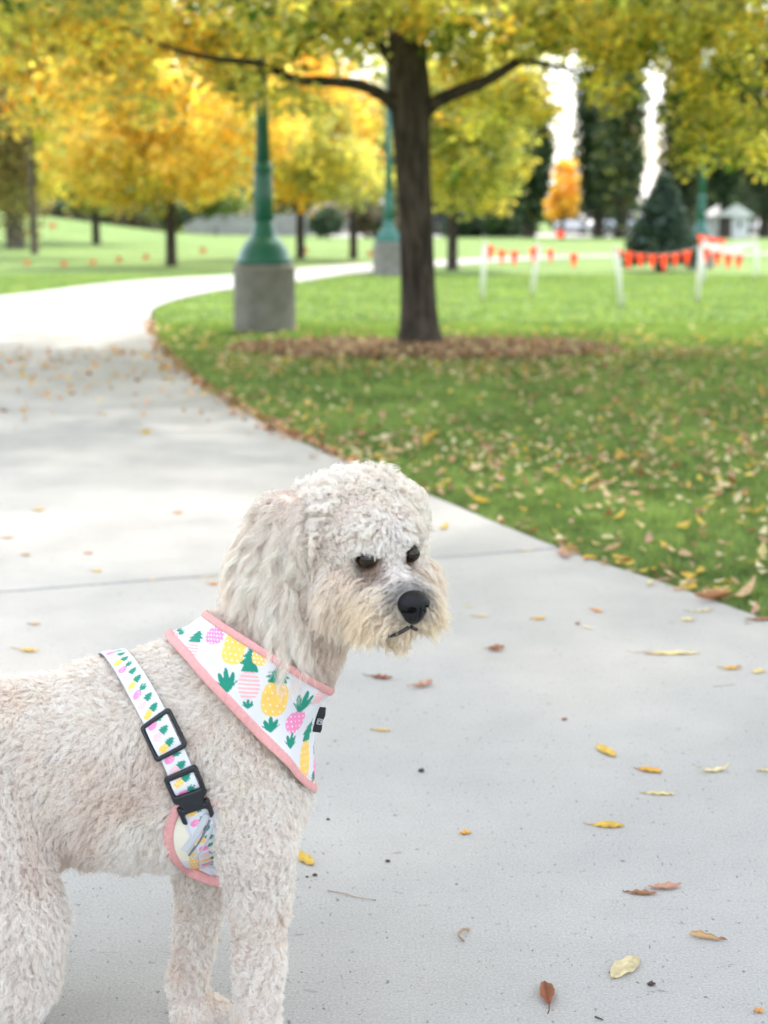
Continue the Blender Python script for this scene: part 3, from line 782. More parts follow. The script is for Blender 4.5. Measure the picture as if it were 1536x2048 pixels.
# lone flags and little marker flags in the lawns
M_mark = simple('marker_flag', (.75, .20, .07), .6)
M_wire = simple('wire', (.3, .3, .3), .5, metal=.6)
def marker(px, py, Y, s, label, mat, hgt, group=None):
    q = P(px, py, Y); gz = float(hill(q[0], q[1])) - .02
    root = empty('marker_flag', (q[0], q[1], gz)); tag(root, label, 'marker flag', group)
    H = max(q[2] - gz, .15)
    MB().tube([[0, 0, -.03], [.004, 0, H * .6], [0, 0, H + s * .5]], .003, 6).build('wire_stem', M_wire, root)
    V = [[x, .012 * math.sin(x * 60), H + z] for z in (s * .5, 0, -s * .5) for x in np.linspace(0, s * 1.2, 5)]
    F = [[j * 5 + i, j * 5 + i + 1, j * 5 + i + 6, j * 5 + i + 5] for j in range(2) for i in range(4)]
    mesh('flag', V, F, mat, root)
marker(1112, 468, 62, .24, 'red flag on a thin wire, in front of the narrow orange tree', M_flag, 0)
marker(1284, 468, 40, .20, 'red flag on a thin wire, at the left side of the spruce', M_flag, 0)
for px, py in [(48, 533), (122, 536), (180, 532), (232, 526), (18, 479), (100, 479), (286, 520), (400, 505), (540, 512), (604, 505), (735, 512)]:
    Yk = float(G(px, py + 5)[1]); marker(px, py - 4, Yk, .11 * Yk / 36, 'small faded orange marker flag in the lawn left of the path', M_mark, 0, 'faded orange marker flags in the left lawn')

# ------------------------------------------------------------------ fence, houses, cars at the back
M_fence = simple('weathered_boards', (.30, .29, .30), .85, noise=.25, scale=4)
M_dark = simple('dark_boards', (.03, .03, .035), .8, noise=.3, scale=4)
M_roof = simple('roof_shingle', (.20, .15, .12), .9, noise=.25, scale=6)
M_wall = simple('house_wall', (.50, .45, .40), .85, noise=.1, scale=3)
M_wallw = simple('pale_siding', (.68, .68, .70), .7, noise=.06, scale=3)
M_glassd = simple('window_glass', (.03, .035, .04), .12, spec=.8)
def fence(label, px0, px1, Y, ytop, ybot, mat, name='fence'):
    a = P(px0, ybot, Y); b = P(px1, ybot, Y); H = (ybot - ytop) * Y / FPX
    gz = -.05
    root = empty(name, (a[0], Y, gz)); tag(root, label, 'fence')
    L_ = b[0] - a[0]; mb = MB(); n = int(L_ / .15)
    for i in range(n):
        mb.box([(i + .5) * L_ / n, 0, (a[2] - gz + H) / 2 + (.02 if i % 2 else 0)], [L_ / n * .93, .03, a[2] - gz + H])
    mb.build('board_panel', mat, root)
    for i in range(int(L_ / 2.4) + 1):
        MB().box([i * 2.4, .06, (a[2] - gz + H) / 2 + .05], [.12, .1, a[2] - gz + H + .1], bevel=.01).build('post', mat, root)
    mr = MB()
    for z in (.3, .85): mr.box([L_ / 2, .035, z * (a[2] - gz + H)], [L_, .035, .1])
    mr.build('rail', mat, root)
fence('long pale grey board fence beyond the lawn, behind the nearest lamp post', 372, 616, 100, 430, 456, M_fence)
fence('dark board fence behind the grassy rise at left', 75, 345, 104, 408, 450, M_dark)
fence('low dark fence behind the second lamp post', 790, 1000, 106, 432, 456, M_dark)
def house(label, px0, px1, Y, yeave, yridge, ybot, wall, roof, gable_front=False, depth=5, name='house', cat='house'):
    a = P(px0, ybot, Y); b = P(px1, ybot, Y); he = (ybot - yeave) * Y / FPX + a[2] + .05; hr = (ybot - yridge) * Y / FPX + a[2] + .05
    W = b[0] - a[0]; root = empty(name, (a[0], Y, -.05)); tag(root, label, cat)
    MB().box([W / 2, depth / 2, he / 2], [W, depth, he]).build('wall', wall, root)
    o = .35
    if gable_front:
        V = [[-o, -o, he - .1], [W + o, -o, he - .1], [W / 2, -o, hr], [-o, depth + o, he - .1], [W + o, depth + o, he - .1], [W / 2, depth + o, hr]]
        F = [[0, 1, 2], [3, 5, 4], [0, 2, 5, 3], [1, 4, 5, 2], [0, 3, 4, 1]]
    else:
        V = [[-o, -o, he - .05], [W + o, -o, he - .05], [W + o, depth + o, he - .05], [-o, depth + o, he - .05], [.2, depth / 2, hr], [W - .2, depth / 2, hr]]
        F = [[0, 1, 5, 4], [1, 2, 5], [2, 3, 4, 5], [3, 0, 4], [0, 3, 2, 1]]
    mesh('roof', V, F, roof, root, smooth=False)
    for t in (.25, .7):
        f = MB().box([W * t, -.03, he * .58], [W * .14, .06, he * .32], bevel=.01).build('window', M_wallw, root)
        MB().box([W * t, -.055, he * .58], [W * .115, .03, he * .26]).build('pane', M_glassd, f)
house('brown roofed house behind the olive and gold tree', 622, 740, 112, 432, 404, 455, M_wall, M_roof)
house('small cream house seen right of the main trunk in the distance', 1003, 1032, 108, 432, 419, 456, simple('cream', (.72, .66, .56), .8), M_roof, depth=3)
house('white gabled garden building behind the flags at the right', 1440, 1496, 92, 430, 408, 456, M_wallw, M_wallw, True, 4, 'garden_building', 'building')
M_carw = simple('white_car_paint', (.72, .73, .76), .25, coat=.6)
M_cars = simple('silver_car_paint', (.50, .53, .58), .25, metal=.3, coat=.6)
M_tyre = simple('tyre_rubber', (.02, .02, .02), .85)
M_lens = simple('lamp_lens', (.8, .8, .78), .15)
def car(px, Y, rz, mat, label):
    q = P(px, 460, Y); root = empty('parked_car', (q[0], Y, -.015), rz); tag(root, label, 'car', 'cars parked beyond the far lawn')
    # lofted body: sections along the length (x: half-length 2.2)
    sec = [(-2.2, .45, .78, .78), (-2.05, .30, .92, .86), (-1.5, .26, .98, .90), (-.2, .25, 1.0, .92), (1.0, .25, .98, .90), (1.8, .28, .86, .88), (2.12, .34, .74, .80), (2.22, .42, .62, .72)]
    V = []; F = []
    for x, z0, z1, hw in sec:
        V += [[x, -hw, z0], [x, -hw * 1.02, (z0 + z1) / 2], [x, -hw * .94, z1 - .04], [x, -hw * .7, z1], [x, hw * .7, z1], [x, hw * .94, z1 - .04], [x, hw * 1.02, (z0 + z1) / 2], [x, hw, z0]]
    for i in range(len(sec) - 1):
        for k in range(8): F.append([i * 8 + k, (i + 1) * 8 + k, (i + 1) * 8 + (k + 1) % 8, i * 8 + (k + 1) % 8])
    F += [list(range(8)), [56 + k for k in range(7, -1, -1)]]
    mesh('body', V, F, mat, root)
    sc_ = [(-1.9, .95, .05, .80), (-1.35, .97, .42, .72), (-.3, .98, .50, .70), (.45, .98, .44, .70), (1.15, .93, .04, .80)]
    V = []; F = []
    for x, z, h, hw in sc_:
        V += [[x, -hw - .08, z - .05], [x, -hw, z + h], [x, hw, z + h], [x, hw + .08, z - .05]]
    for i in range(4):
        for k in range(3): F.append([i * 4 + k, (i + 1) * 4 + k, (i + 1) * 4 + k + 1, i * 4 + k + 1])
    F += [[0, 1, 2, 3], [19, 18, 17, 16]]
    mesh('cabin', V, F, M_glassd, root, smooth=False)
    MB().box([-.45, 0, 1.475], [1.5, 1.36, .05], bevel=.02).build('roof', mat, root)
    for x in (-1.35, 1.35):
        for y in (-.86, .86):
            wv = MB().tube([[x, y - .1, .32], [x, y + .1, .32]], .32, 18).build('wheel', M_tyre, root, smooth=False)
            MB().tube([[x, y - .105, .32], [x, y + .105, .32]], .19, 12).build('rim', M_cars, wv)
    for y in (-.62, .62): MB().box([2.17, y, .62], [.12, .3, .14], bevel=.03).build('headlight', M_lens, root)
car(1163, 112, R(-60), M_carw, 'white car parked beneath the narrow orange tree')
car(1212, 108, R(-95), M_carw, 'white car seen end on, between the two dark poplars')
car(1260, 104, R(-40), M_cars, 'silver blue car parked just left of the spruce')
car(1508, 112, R(-80), M_carw, 'white car at the right edge, beyond the flags')
# ------------------------------------------------------------------ fallen leaves
M_fall = leafmat('fallen_leaf', trans=.28, rough=.6, gain=(1.2, 1.1, .8), noise=.3, scale=45)
LC = dict(yellow=(.72, .50, .10), gold=(.74, .42, .06), pale=(.74, .62, .30), cream=(.76, .66, .42), tan=(.58, .40, .24), brown=(.36, .17, .09), rust=(.30, .11, .06), pink=(.55, .32, .24), orange=(.72, .36, .12), umber=(.27, .18, .12))
def leaf_geo(L_, W, arch=.3, cup=.3, twist=0.0, col_='yellow', tip=None, stem=.25, shape=1.0, roll=0.0, seed=0, bend=0.0, ragged=0.0):
    """one leaf, length along x, centred; returns V,F,C. arch/cup in radians-ish, roll closes it to a tube"""
    r = np.random.default_rng(seed); nu, nv = 17, 9
    t = np.linspace(0, 1, nu); s = np.linspace(-1, 1, nv)
    w = W / 2 * (np.sin(np.pi * np.clip(t, 0, 1) ** shape) ** .75 + .02)
    w[0] = W * .02; w[-1] = W * .01
    x0 = (t - .5) * L_
    ph = arch * (t - .5) * 2
    V = np.zeros((nu, nv, 3))
    rg = 1 + ragged * r.standard_normal((nu, 1)) * (np.abs(s)[None] > .7)
    for i in range(nu):
        ww = w[i]; ss = s * rg[i]
        if roll > 0:
            a = ss * (roll * np.pi * .8); rad = ww / (roll * np.pi * .8 + 1e-6)
            y = rad * np.sin(a); z = rad * (1 - np.cos(a))
        else:
            y = ww * ss * math.cos(cup); z = np.abs(ww * ss) * math.sin(cup)
        tw = twist * (t[i] - .5) * 2
        V[i, :, 1] = y * math.cos(tw) - z * math.sin(tw) + bend * L_ * (t[i] - .5) ** 2 * 2
        V[i, :, 2] = y * math.sin(tw) + z * math.cos(tw)
        V[i, :, 0] = x0[i]
    V[:, :, 2] += (L_ * .25 * arch * ((2 * t - 1) ** 2))[:, None]
    V[:, :, 2] += .0015 * np.sin(t * 21 + seed)[:, None] * np.abs(s)[None] + L_ * .012 * vnoise(np.stack([V[:, :, 0].ravel() / L_ * 5, V[:, :, 1].ravel() / L_ * 5, np.full(nu * nv, seed * 1.7)], 1), seed).reshape(nu, nv)
    C = np.broadcast_to(np.array(LC[col_]), (nu, nv, 3)).copy()
    C *= 1 + .12 * vnoise(np.stack([V[:, :, 0].ravel() / L_ * 7, V[:, :, 1].ravel() / L_ * 7, np.full(nu * nv, 3.3 + seed)], 1), seed + 9).reshape(nu, nv, 1)
    C *= 1 - .16 * (np.abs(s)[None, :, None] < .12)                      # midrib
    C *= 1 - .10 * (np.abs(((t[:, None] * 9 - np.abs(s)[None] * 1.2) % 1) - .5) < .14)[..., None] * (np.abs(s)[None, :, None] > .1)
    if tip:
        k = np.clip((np.abs(t - .5) * 2 - .55) / .35, 0, 1)[:, None, None] if tip[1] == 'ends' else (np.clip((t - .68) / .2, 0, 1)[:, None, None] if tip[1] == 'end' else np.clip((.3 - t) / .25, 0, 1)[:, None, None] if tip[1] == 'start' else np.clip((np.abs(s) - .75) / .2, 0, 1)[None, :, None] * np.ones((nu, 1, 1)))
        C = C * (1 - k * .85) + np.array(LC[tip[0]]) * k * .85
    F = [[i * nv + j, i * nv + j + 1, (i + 1) * nv + j + 1, (i + 1) * nv + j] for i in range(nu - 1) for j in range(nv - 1)]
    V = V.reshape(-1, 3); C = C.reshape(-1, 3)
    if stem > 0:
        mb = MB(); e = V[(nv // 2)]; q = [e + np.array([.004, 0, 0]), e + np.array([-stem * L_ * .5, stem * L_ * .08, -.001]), e + np.array([-stem * L_, stem * L_ * .2, .001])]
        mb.tube(q, [.0011, .0009, .0007], 5); SV = np.concatenate(mb.V); F = F + [[i + len(V) for i in f] for f in mb.F]
        V = np.vstack([V, SV]); C = np.vstack([C, np.tile(np.array(LC[col_]) * .7, (len(SV), 1))])
    V[:, 2] -= V[:, 2].min() - .0006
    return V, F, np.clip(C, .01, .9)

def put_leaf(px, py, lpx, wpx, ang, color, label, **kw):
    """ang: direction of the leaf in the picture (deg, 0 = to the right, + = up), lpx/wpx its apparent size"""
    z = kw.pop('z', 0.0); cat = kw.pop('cat', 'leaf'); group = kw.pop('group', None); name = kw.pop('name', 'fallen_leaf')
    c = G(px, py, z)
    a = R(ang); e = G(px + math.cos(a) * lpx / 2, py - math.sin(a) * lpx / 2, z); s = G(px - math.cos(a) * lpx / 2, py + math.sin(a) * lpx / 2, z)
    d = e - s; L_ = float(np.linalg.norm(d)) * kw.pop('ls', 1.0); rz = math.atan2(d[1], d[0])
    W = wpx * c[1] / FPX / .97 * kw.pop('ws', 1.6)
    V, F, C = leaf_geo(L_, W, col_=color, **kw)
    o = mesh(name, V, F, M_fall, None, colors=C); o.location = (c[0], c[1], z + .0005); o.rotation_euler = (0, 0, rz)
    tag(o, label, cat, group); return o
PL = [
    (1343, 1308, 118, 13, 0, 'pale', 'longest pale yellow willow leaf lying level on the pavement at right', dict(arch=.10, cup=.15, tip=('brown', 'start'), shape=.9)),
    (1464, 1338, 40, 11, 4, 'gold', 'golden leaf with a brown tip, below the grass corner at right', dict(arch=.35, cup=.3, tip=('brown', 'end'))),
    (1517, 1344, 22, 14, 20, 'pale', 'small squarish cream leaf scrap near the right edge', dict(arch=.2, cup=.1, stem=0, ragged=.15)),
    (1375, 1240, 27, 17, 10, 'cream', 'round cream leaf on the pavement just below the grass corner', dict(arch=.05, cup=.05, stem=0)),
    (1405, 1223, 50, 8, 6, 'cream', 'slim cream leaf with a brown spot, above the round cream leaf', dict(arch=.2, cup=.2, tip=('tan', 'end'))),
    (1193, 1223, 24, 10, -15, 'orange', 'small orange leaf, uppermost on the pavement right of the dog', dict(arch=.25, cup=.4)),
    (1078, 1239, 27, 10, 3, 'gold', 'small golden leaf with an orange point, right of the dog muzzle', dict(arch=.35, cup=.4, tip=('orange', 'start'))),
    (1155, 1249, 11, 6, 10, 'rust', 'tiny rust brown scrap beside a thin pale leaf', dict(arch=.4, cup=.4, stem=0)),
    (1175, 1257, 24, 6, -12, 'cream', 'thin pale leaf beside the tiny rust scrap', dict(arch=.2, cup=.2, stem=0)),
    (962, 1233, 30, 6, 2, 'pale', 'thin pale yellow leaf close to the right of the dog muzzle', dict(arch=.2, cup=.2)),
    (937, 1213, 12, 5, 5, 'pale', 'tiny pale scrap nearest the right of the dog muzzle', dict(arch=.2, cup=.2, stem=0)),
    (992, 1301, 33, 17, 5, 'brown', 'crumpled reddish brown leaf with upturned edges, below right of the dog muzzle', dict(arch=.7, cup=.6, twist=.5, ragged=.12)),
    (762, 1357, 46, 12, -6, 'rust', 'dark rust leaf with wavy edges, just right of the harness collar', dict(arch=.25, cup=.45, ragged=.15, stem=.35)),
    (845, 1373, 42, 15, 14, 'pink', 'curled pinkish brown leaf right of the dark rust leaf', dict(arch=.5, cup=.5, twist=.4)),
    (764, 1462, 38, 7, -4, 'yellow', 'thin yellow leaf lying right of the black harness tag', dict(arch=.12, cup=.3, stem=.15)),
    (1129, 1440, 12, 6, 15, 'rust', 'tiny reddish scrap alone in the middle of the pavement', dict(arch=.3, cup=.4, stem=0)),
    (1212, 1504, 43, 17, -34, 'yellow', 'broad yellow leaf tilted down to the right, above the orange yellow leaf', dict(arch=.18, cup=.22, stem=.06)),
    (1300, 1543, 52, 16, -8, 'gold', 'orange yellow leaf with a brown blot on its upper edge', dict(arch=.16, cup=.35, tip=('orange', 'start'), stem=.15)),
    (1428, 1543, 60, 12, 6, 'cream', 'pale cream leaf with both ends curled up', dict(arch=.75, cup=.25, stem=.08)),
    (1532, 1543, 26, 8, 2, 'pale', 'pale leaf cut off by the right edge of the view', dict(arch=.3, cup=.3, tip=('tan', 'start'))),
    (1320, 1589, 64, 9, -2, 'pale', 'slim pale lance shaped leaf below the orange yellow leaf', dict(arch=.1, cup=.2, stem=.18)),
    (1217, 1653, 64, 18, -2, 'yellow', 'folded bright yellow leaf with a raised peak and long stem', dict(arch=-.5, cup=-.6, tip=('gold', 'rim'), stem=.3)),
    (931, 1667, 25, 12, 5, 'gold', 'small orange and yellow leaf standing alone low in the middle', dict(arch=.3, cup=.3, tip=('orange', 'start'), stem=0)),
    (609, 1719, 44, 18, -42, 'yellow', 'yellow leaf peeking out right of the dog foreleg', dict(arch=.2, cup=.2, stem=.06)),
    (1328, 1777, 70, 17, 4, 'pink', 'tan pink curled leaf partly on top of a brown leaf', dict(arch=.3, cup=.35, stem=0, twist=.3)),
    (1283, 1788, 62, 13, -3, 'brown', 'flat brown leaf with its right end under the tan pink leaf', dict(arch=.12, cup=.3, stem=.12)),
    (1417, 1879, 78, 20, -8, 'tan', 'rolled tan brown leaf near the lower right corner', dict(arch=.15, roll=.9, tip=('brown', 'end'), stem=0, shape=.5)),
    (1250, 1937, 66, 30, 42, 'cream', 'large flat pale tan oval leaf pointing up to the right', dict(arch=.05, cup=.12, stem=.05)),
    (1094, 1993, 62, 26, 102, 'rust', 'reddish brown crumpled leaf standing upright at the bottom with a pale stem', dict(arch=.3, cup=.7, twist=.3, stem=.4, tip=('brown', 'rim'), ls=.8)),
    (1517, 2024, 20, 12, -20, 'orange', 'small torn orange brown scrap in the lower right corner', dict(arch=.2, cup=.2, stem=0, ragged=.3)),
    (58, 1303, 40, 11, -4, 'yellow', 'yellow leaf with a long stem, above the back of the dog at left', dict(arch=.3, cup=.4, stem=.5)),
    (70, 1249, 24, 8, 0, 'tan', 'pale orange leaf above the yellow stemmed leaf at left', dict(arch=.2, cup=.3)),
    (427, 1169, 22, 9, -3, 'orange', 'small orange leaf just left of the dog ear', dict(arch=.3, cup=.4)),
    (305, 1161, 14, 6, 0, 'yellow', 'tiny yellow leaf on the pavement joint left of the dog', dict(arch=.2, cup=.2, stem=0)),
    (417, 1154, 40, 5, 2, 'cream', 'thin cream leaf beside the joint, left of the dog ear', dict(arch=.2, cup=.2)),
    (889, 1055, 14, 9, 60, 'yellow', 'small yellow leaf right of the top of the dog head', dict(arch=.2, cup=.2, stem=0)),
    (356, 1026, 22, 10, 0, 'orange', 'blurred orange leaf on the bright pavement left of the dog head', dict(arch=.3, cup=.3)),
    (78, 1021, 22, 10, 0, 'yellow', 'blurred yellow leaf on the bright pavement at far left', dict(arch=.3, cup=.3)),
    (15, 1076, 30, 10, 0, 'tan', 'blurred tan leaf at the left edge above the joint', dict(arch=.3, cup=.3)),
    (52, 1111, 18, 10, 0, 'tan', 'small tan leaf above the joint at far left', dict(arch=.3, cup=.3)),
    (178, 1107, 18, 10, 0, 'pink', 'small pinkish leaf above the joint at left', dict(arch=.3, cup=.3)),
    (195, 1143, 22, 8, 0, 'yellow', 'pale yellow leaf just above the joint at left', dict(arch=.3, cup=.3)),
    (1426, 1199, 78, 24, 3, 'brown', 'large curled brown leaf on the corner where lawn meets pavement', dict(arch=.5, cup=.8, z=.004, stem=0, tip=('tan', 'rim'))),
    (1487, 1190, 62, 15, 42, 'tan', 'long tan leaf leaning on the large curled brown leaf', dict(arch=.4, cup=.3, z=.01)),
    (1527, 1240, 50, 14, 6, 'brown', 'shiny brown leaf at the right edge where the lawn corner ends', dict(arch=.2, cup=.3, z=0)),
    (1128, 1108, 26, 14, -70, 'pink', 'pinkish leaf lying across the pavement joint at the lawn edge', dict(arch=.2, cup=.3)),
    (1055, 1101, 28, 7, 3, 'cream', 'thin cream leaf lying along the pavement joint', dict(arch=.2, cup=.2)),
    (437, 1880, 12, 5, 5, 'gold', 'tiny golden scrap between the forelegs of the dog', dict(arch=.2, cup=.2, stem=0)),
]
if 'noleaves' not in DBG:
    for i, (px, py, l, w_, a, c, lab, kw) in enumerate(PL):
        put_leaf(px, py, l, w_, a, c, lab, seed=i + 1, **kw)
    # stems, a twig, seeds
    M_stem = simple('dry_stem', (.34, .23, .15), .8, noise=.3, scale=60)
    M_seed = simple('seed', (.05, .035, .03), .6, noise=.4, scale=80)
    def stem(pxs, r0, label, name='dry_stem', mat=None):
        p = np.array([G(a, b) + [0, 0, r0 + .0006 + (h if h else 0)] for a, b, h in pxs]); o0 = p[0].copy()
        MBo = MB().tube(catmull(p - o0, 8), np.linspace(r0, r0 * .6, (len(p) - 1) * 8 + 1), 7); o = MBo.build(name, mat or M_stem, None, smooth=True); o.location = o0; tag(o, label, 'twig')
    stem([(938, 1862, 0), (924, 1868, .004), (917, 1878, .003), (928, 1886, 0)], .0021, 'curved tan leaf stalk low in the middle of the pavement')
    stem([(655, 1783, 0), (690, 1790, .001), (712, 1797, .001), (752, 1802, 0)], .0008, 'thin dry grass stem lying right of the near foreleg')
    stem([(1427, 1374, 0), (1450, 1373, .001), (1472, 1370, 0)], .0006, 'fine straw below the golden brown tipped leaf')
    stem([(1492, 1238, 0), (1506, 1239, .001), (1518, 1238, 0)], .0016, 'dark short stick beside the shiny brown leaf')
    stem([(1489, 1248, 0), (1503, 1247, 0)], .0012, 'tiny reddish stick below the dark short stick')
    stem([(1190, 2036, 0), (1206, 2042, 0)], .0013, 'dark splinter at the bottom edge of the view', mat=M_seed)
    for i, (px, py, s_, lab) in enumerate([(843, 1544, 5.5, 'dark round seed on the pavement, right of the harness'), (775, 1724, 4, 'black speck like seed, right of the yellow leaf by the foreleg'), (630, 1752, 4, 'small red brown seed just below the yellow leaf'),
                                        (1303, 1971, 6.5, 'dark crumpled debris below the large oval leaf'), (656, 1640, 3, 'tiny dark seed near the dog chest'), (614, 1755, 2.5, 'smallest dark speck at the leg of the dog')]):
        c = G(px, py); rs_ = np.random.default_rng(i); s = s_ * c[1] / FPX
        d = []; Fq = []
        bm_ = bpy.data.meshes.new('t'); import bmesh
        b = bmesh.new(); bmesh.ops.create_icosphere(b, subdivisions=2, radius=s)
        for v in b.verts: v.co *= (1 + .35 * rs_.standard_normal() * .5); 
        for v in b.verts: v.co.x *= 1.3; v.co.z = v.co.z * .7 + s * .7
        me = bpy.data.meshes.new('seed'); b.to_mesh(me); b.free(); bpy.data.meshes.remove(bm_)
        me.materials.append(M_seed); o = bpy.data.objects.new('seed', me); o.location = c; link(o); tag(o, lab, 'seed')
    # ---- leaves strewn over the lawn: individuals, largest in view
    GROUPS = dict(tan=('pale tan fallen leaf resting in the lawn grass', 'pale tan leaves on the lawn'), cream=('cream coloured fallen leaf resting in the lawn grass', 'cream leaves on the lawn'), brown=('curled brown fallen leaf resting in the lawn grass', 'brown leaves on the lawn'),
                  yellow=('clear yellow fallen leaf resting in the lawn grass', 'yellow leaves on the lawn'), orange=('orange fallen leaf resting in the lawn grass', 'orange leaves on the lawn'), pink=('pinkish tan fallen leaf resting in the lawn grass', 'pinkish leaves on the lawn'), rust=('rust red fallen leaf resting in the lawn grass', 'rust leaves on the lawn'))
    var = {}
    for c in GROUPS:
        for k in range(5):
            V, F, C = leaf_geo(.062, .026 + .006 * (k % 3), arch=.25 + .15 * k, cup=.2 + .15 * ((k * 2) % 5), twist=.3 * ((k * 3) % 3 - 1), col_=c, stem=.2 if k % 2 else 0, seed=50 + k, roll=.55 if k == 4 and c in ('brown', 'tan', 'pink') else 0, bend=.3 * (k % 2))
            o = mesh('fallen_leaf', V, F, M_fall, None, colors=C); var[(c, k)] = o.data; bpy.data.objects.remove(o)
    rl = np.random.default_rng(77)
    names = list(GROUPS); wt = np.array([.30, .26, .12, .12, .04, .14, .03]); wt /= wt.sum()
    def sample_lawn(n, y0, y1, seed):
        global rng
        x, y = frustum_pts(n, y0, y1, .05); ok = ~in_poly(x, y, PATH_POLY)
        return x[ok], y[ok]
    pts = []
    # uneven drifts: accept by noise
    x, y = sample_lawn(3000, 3.75, 8.4, 1)
    px_, py_ = proj(np.stack([x, y, 0 * x], 1)); ok = (px_ > 560) & (px_ < 1560); x, y = x[ok], y[ok]
    nn_ = vnoise(np.stack([x * 1.3, y * 1.3, 0 * x], 1), 8); ok = rl.random(len(x)) < .35 + .4 * nn_; x, y = x[ok][:232], y[ok][:232]
    pts += [(a, b) for a, b in zip(x, y)]
    # along the edge of the pavement
    for k in range(46):
        q = rl.random(); i = int(np.interp(q, [0, 1], [along(REDGE, G(1536, 1240)[:2]), along(REDGE, G(520, 840)[:2])]))
        p = REDGE[i] + np.array([.04, .03]) * rl.standard_normal() * .8 + np.array([.02, .02]); pts.append((p[0], p[1]))
    for (x, y) in pts:
        c = names[rl.choice(len(names), p=wt)]; k = int(rl.integers(5))
        o = bpy.data.objects.new('fallen_leaf', var[(c, k)]); col.objects.link(o)
        inside = in_poly(np.array([x]), np.array([y]), PATH_POLY)[0]
        o.location = (x, y, .002 if inside else -.002 + .012 * rl.random()); s = .5 + .65 * rl.random() ** 1.4
        o.scale = (s, s * (.8 + .5 * rl.random()), s)
        o.rotation_euler = (rl.normal() * .3 if not inside else 0, rl.normal() * .3 if not inside else 0, rl.random() * 6.28)
        tag(o, GROUPS[c][0], 'leaf', GROUPS[c][1])
    # ---- the uncountable rest: farther lawn, path drift and the ring under the tree
    def litter(xs, ys, zs, size, pal, name, label, seed, upright=.5):
        r = np.random.default_rng(seed); n = len(xs)
        c = np.stack([xs, ys, zs], 1); nrm = r.standard_normal((n, 3)) * upright; nrm[:, 2] += 1; nrm /= np.linalg.norm(nrm, axis=1)[:, None]
        a = r.standard_normal((n, 3)); a -= nrm * (a * nrm).sum(1)[:, None]; a /= np.linalg.norm(a, axis=1)[:, None]; b = np.cross(nrm, a)
        s = (size * (.6 + .8 * r.random(n)))[:, None]; cup = nrm * s * (.15 + .2 * r.random((n, 1)))
        V = np.stack([c - a * s * .5 + cup, c - b * s * .26, c + a * s * .5 + cup * .6, c + b * s * .26 + cup * .3], 1).reshape(-1, 3)
        cols = np.array([LC[p[0]] for p in pal]); w = np.array([p[1] for p in pal], float); w /= w.sum()
        C = cols[r.choice(len(cols), n, p=w)] * (1 + .15 * r.standard_normal((n, 1)))
        tag(mesh(name, V, np.arange(4 * n).reshape(n, 4), M_fall, None, colors=np.clip(np.repeat(C, 4, 0), .01, .9), smooth=False), label, 'leaves', kind='stuff')
    PALF = [('tan', 3), ('cream', 3), ('brown', 1.4), ('yellow', 2.0), ('pink', 1.4), ('orange', .5), ('pale', 2.2)]
    x, y = sample_lawn(15000, 4.0, 12.4, 2); nn_ = vnoise(np.stack([x * .9, y * .9, 0 * x], 1), 18); ok = rl.random(len(x)) < (.27 + .27 * nn_) * np.clip((y - 2) / 4, .5, 1)
    px_, py_ = proj(np.stack([x, y, 0 * x], 1)); ok &= (px_ > 420 + (py_ - 700) * .3) | (rl.random(len(x)) < .25)
    x, y = x[ok], y[ok]; litter(x, y, .005 + .015 * rl.random(len(x)), .045, PALF, 'leaf_litter', 'yellow, cream and brown fallen leaves scattered thickly across the near lawn', 5)
    x, y = sample_lawn(1800, 12.4, 15, 3); ok = rl.random(len(x)) < .35 * np.clip(1.2 - (y - 12.4) / 2.4, 0, 1); x, y = x[ok], y[ok]
    litter(x, y, .01 + .01 * rl.random(len(x)), .06, [('yellow', 3), ('pale', 2), ('tan', 1)], 'leaf_litter', 'sparse yellow leaves on the sunny grass beyond the tree', 6)
    # ring of dead leaves and bark mulch round the trunk
    n = 5200; a = rl.random(n) * 2 * np.pi; q = np.sqrt(rl.random(n)); tx, ty = bx_t, by_t = [float(v) for v in G(838, 690)[:2]]
    x = tx + np.cos(a) * q * 1.55; y = ty - .42 + np.sin(a) * q * 1.0
    edge = q + .32 * vnoise(np.stack([x * 2, y * 2, 0 * x], 1), 30) < .98; x, y = x[edge], y[edge]
    litter(x, y, .005 + .03 * rl.random(len(x)), .055, [('umber', 5), ('brown', 1), ('pink', 1.6), ('tan', 3.2), ('cream', 2.0)], 'leaf_mulch', 'ring of brown dead leaves around the foot of the main tree', 7, 1.0)
    th = np.linspace(0, 2 * np.pi, 60, endpoint=False); rr_ = 1.0 + .08 * np.sin(3 * th) + .06 * np.sin(7 * th + 1)
    V = [[tx, ty - .42, .006]] + [[tx + math.cos(t) * 1.15 * r_, ty - .40 + math.sin(t) * .72 * r_, -.006] for t, r_ in zip(th, rr_)]
    tag(mesh('mulch_bed', V, [[0, i + 1, (i + 1) % 60 + 1] for i in range(60)], simple('mulch', (.08, .058, .042), .95, noise=.5, scale=30, bump=.02)), kind='structure')
    # leaves drifted along the path edge and in the tree's shade on the path
    n = 420; idx = rl.integers(along(REDGE, G(700, 925)[:2]), along(REDGE, G(299, 640)[:2]), n); off_ = np.abs(rl.standard_normal((n, 1))) * .06 * np.array([-1, -.15]) + np.array([.05, 0])
    p = REDGE[idx] + off_; litter(p[:, 0], p[:, 1], .003 + .008 * rl.random(n), .05, [('orange', 1), ('brown', 3), ('tan', 3), ('pink', 1.5)], 'leaf_litter', 'orange brown leaves drifted along the curved edge of the path', 8)
    y = 7.4 + 5.2 * rl.random(2200); x = -6.5 + 6.4 * rl.random(2200); ok = in_poly(x, y, PATH_POLY) & (rl.random(2200) < np.clip((y - 7) / 4, .1, 1) * .7); x, y = x[ok], y[ok]
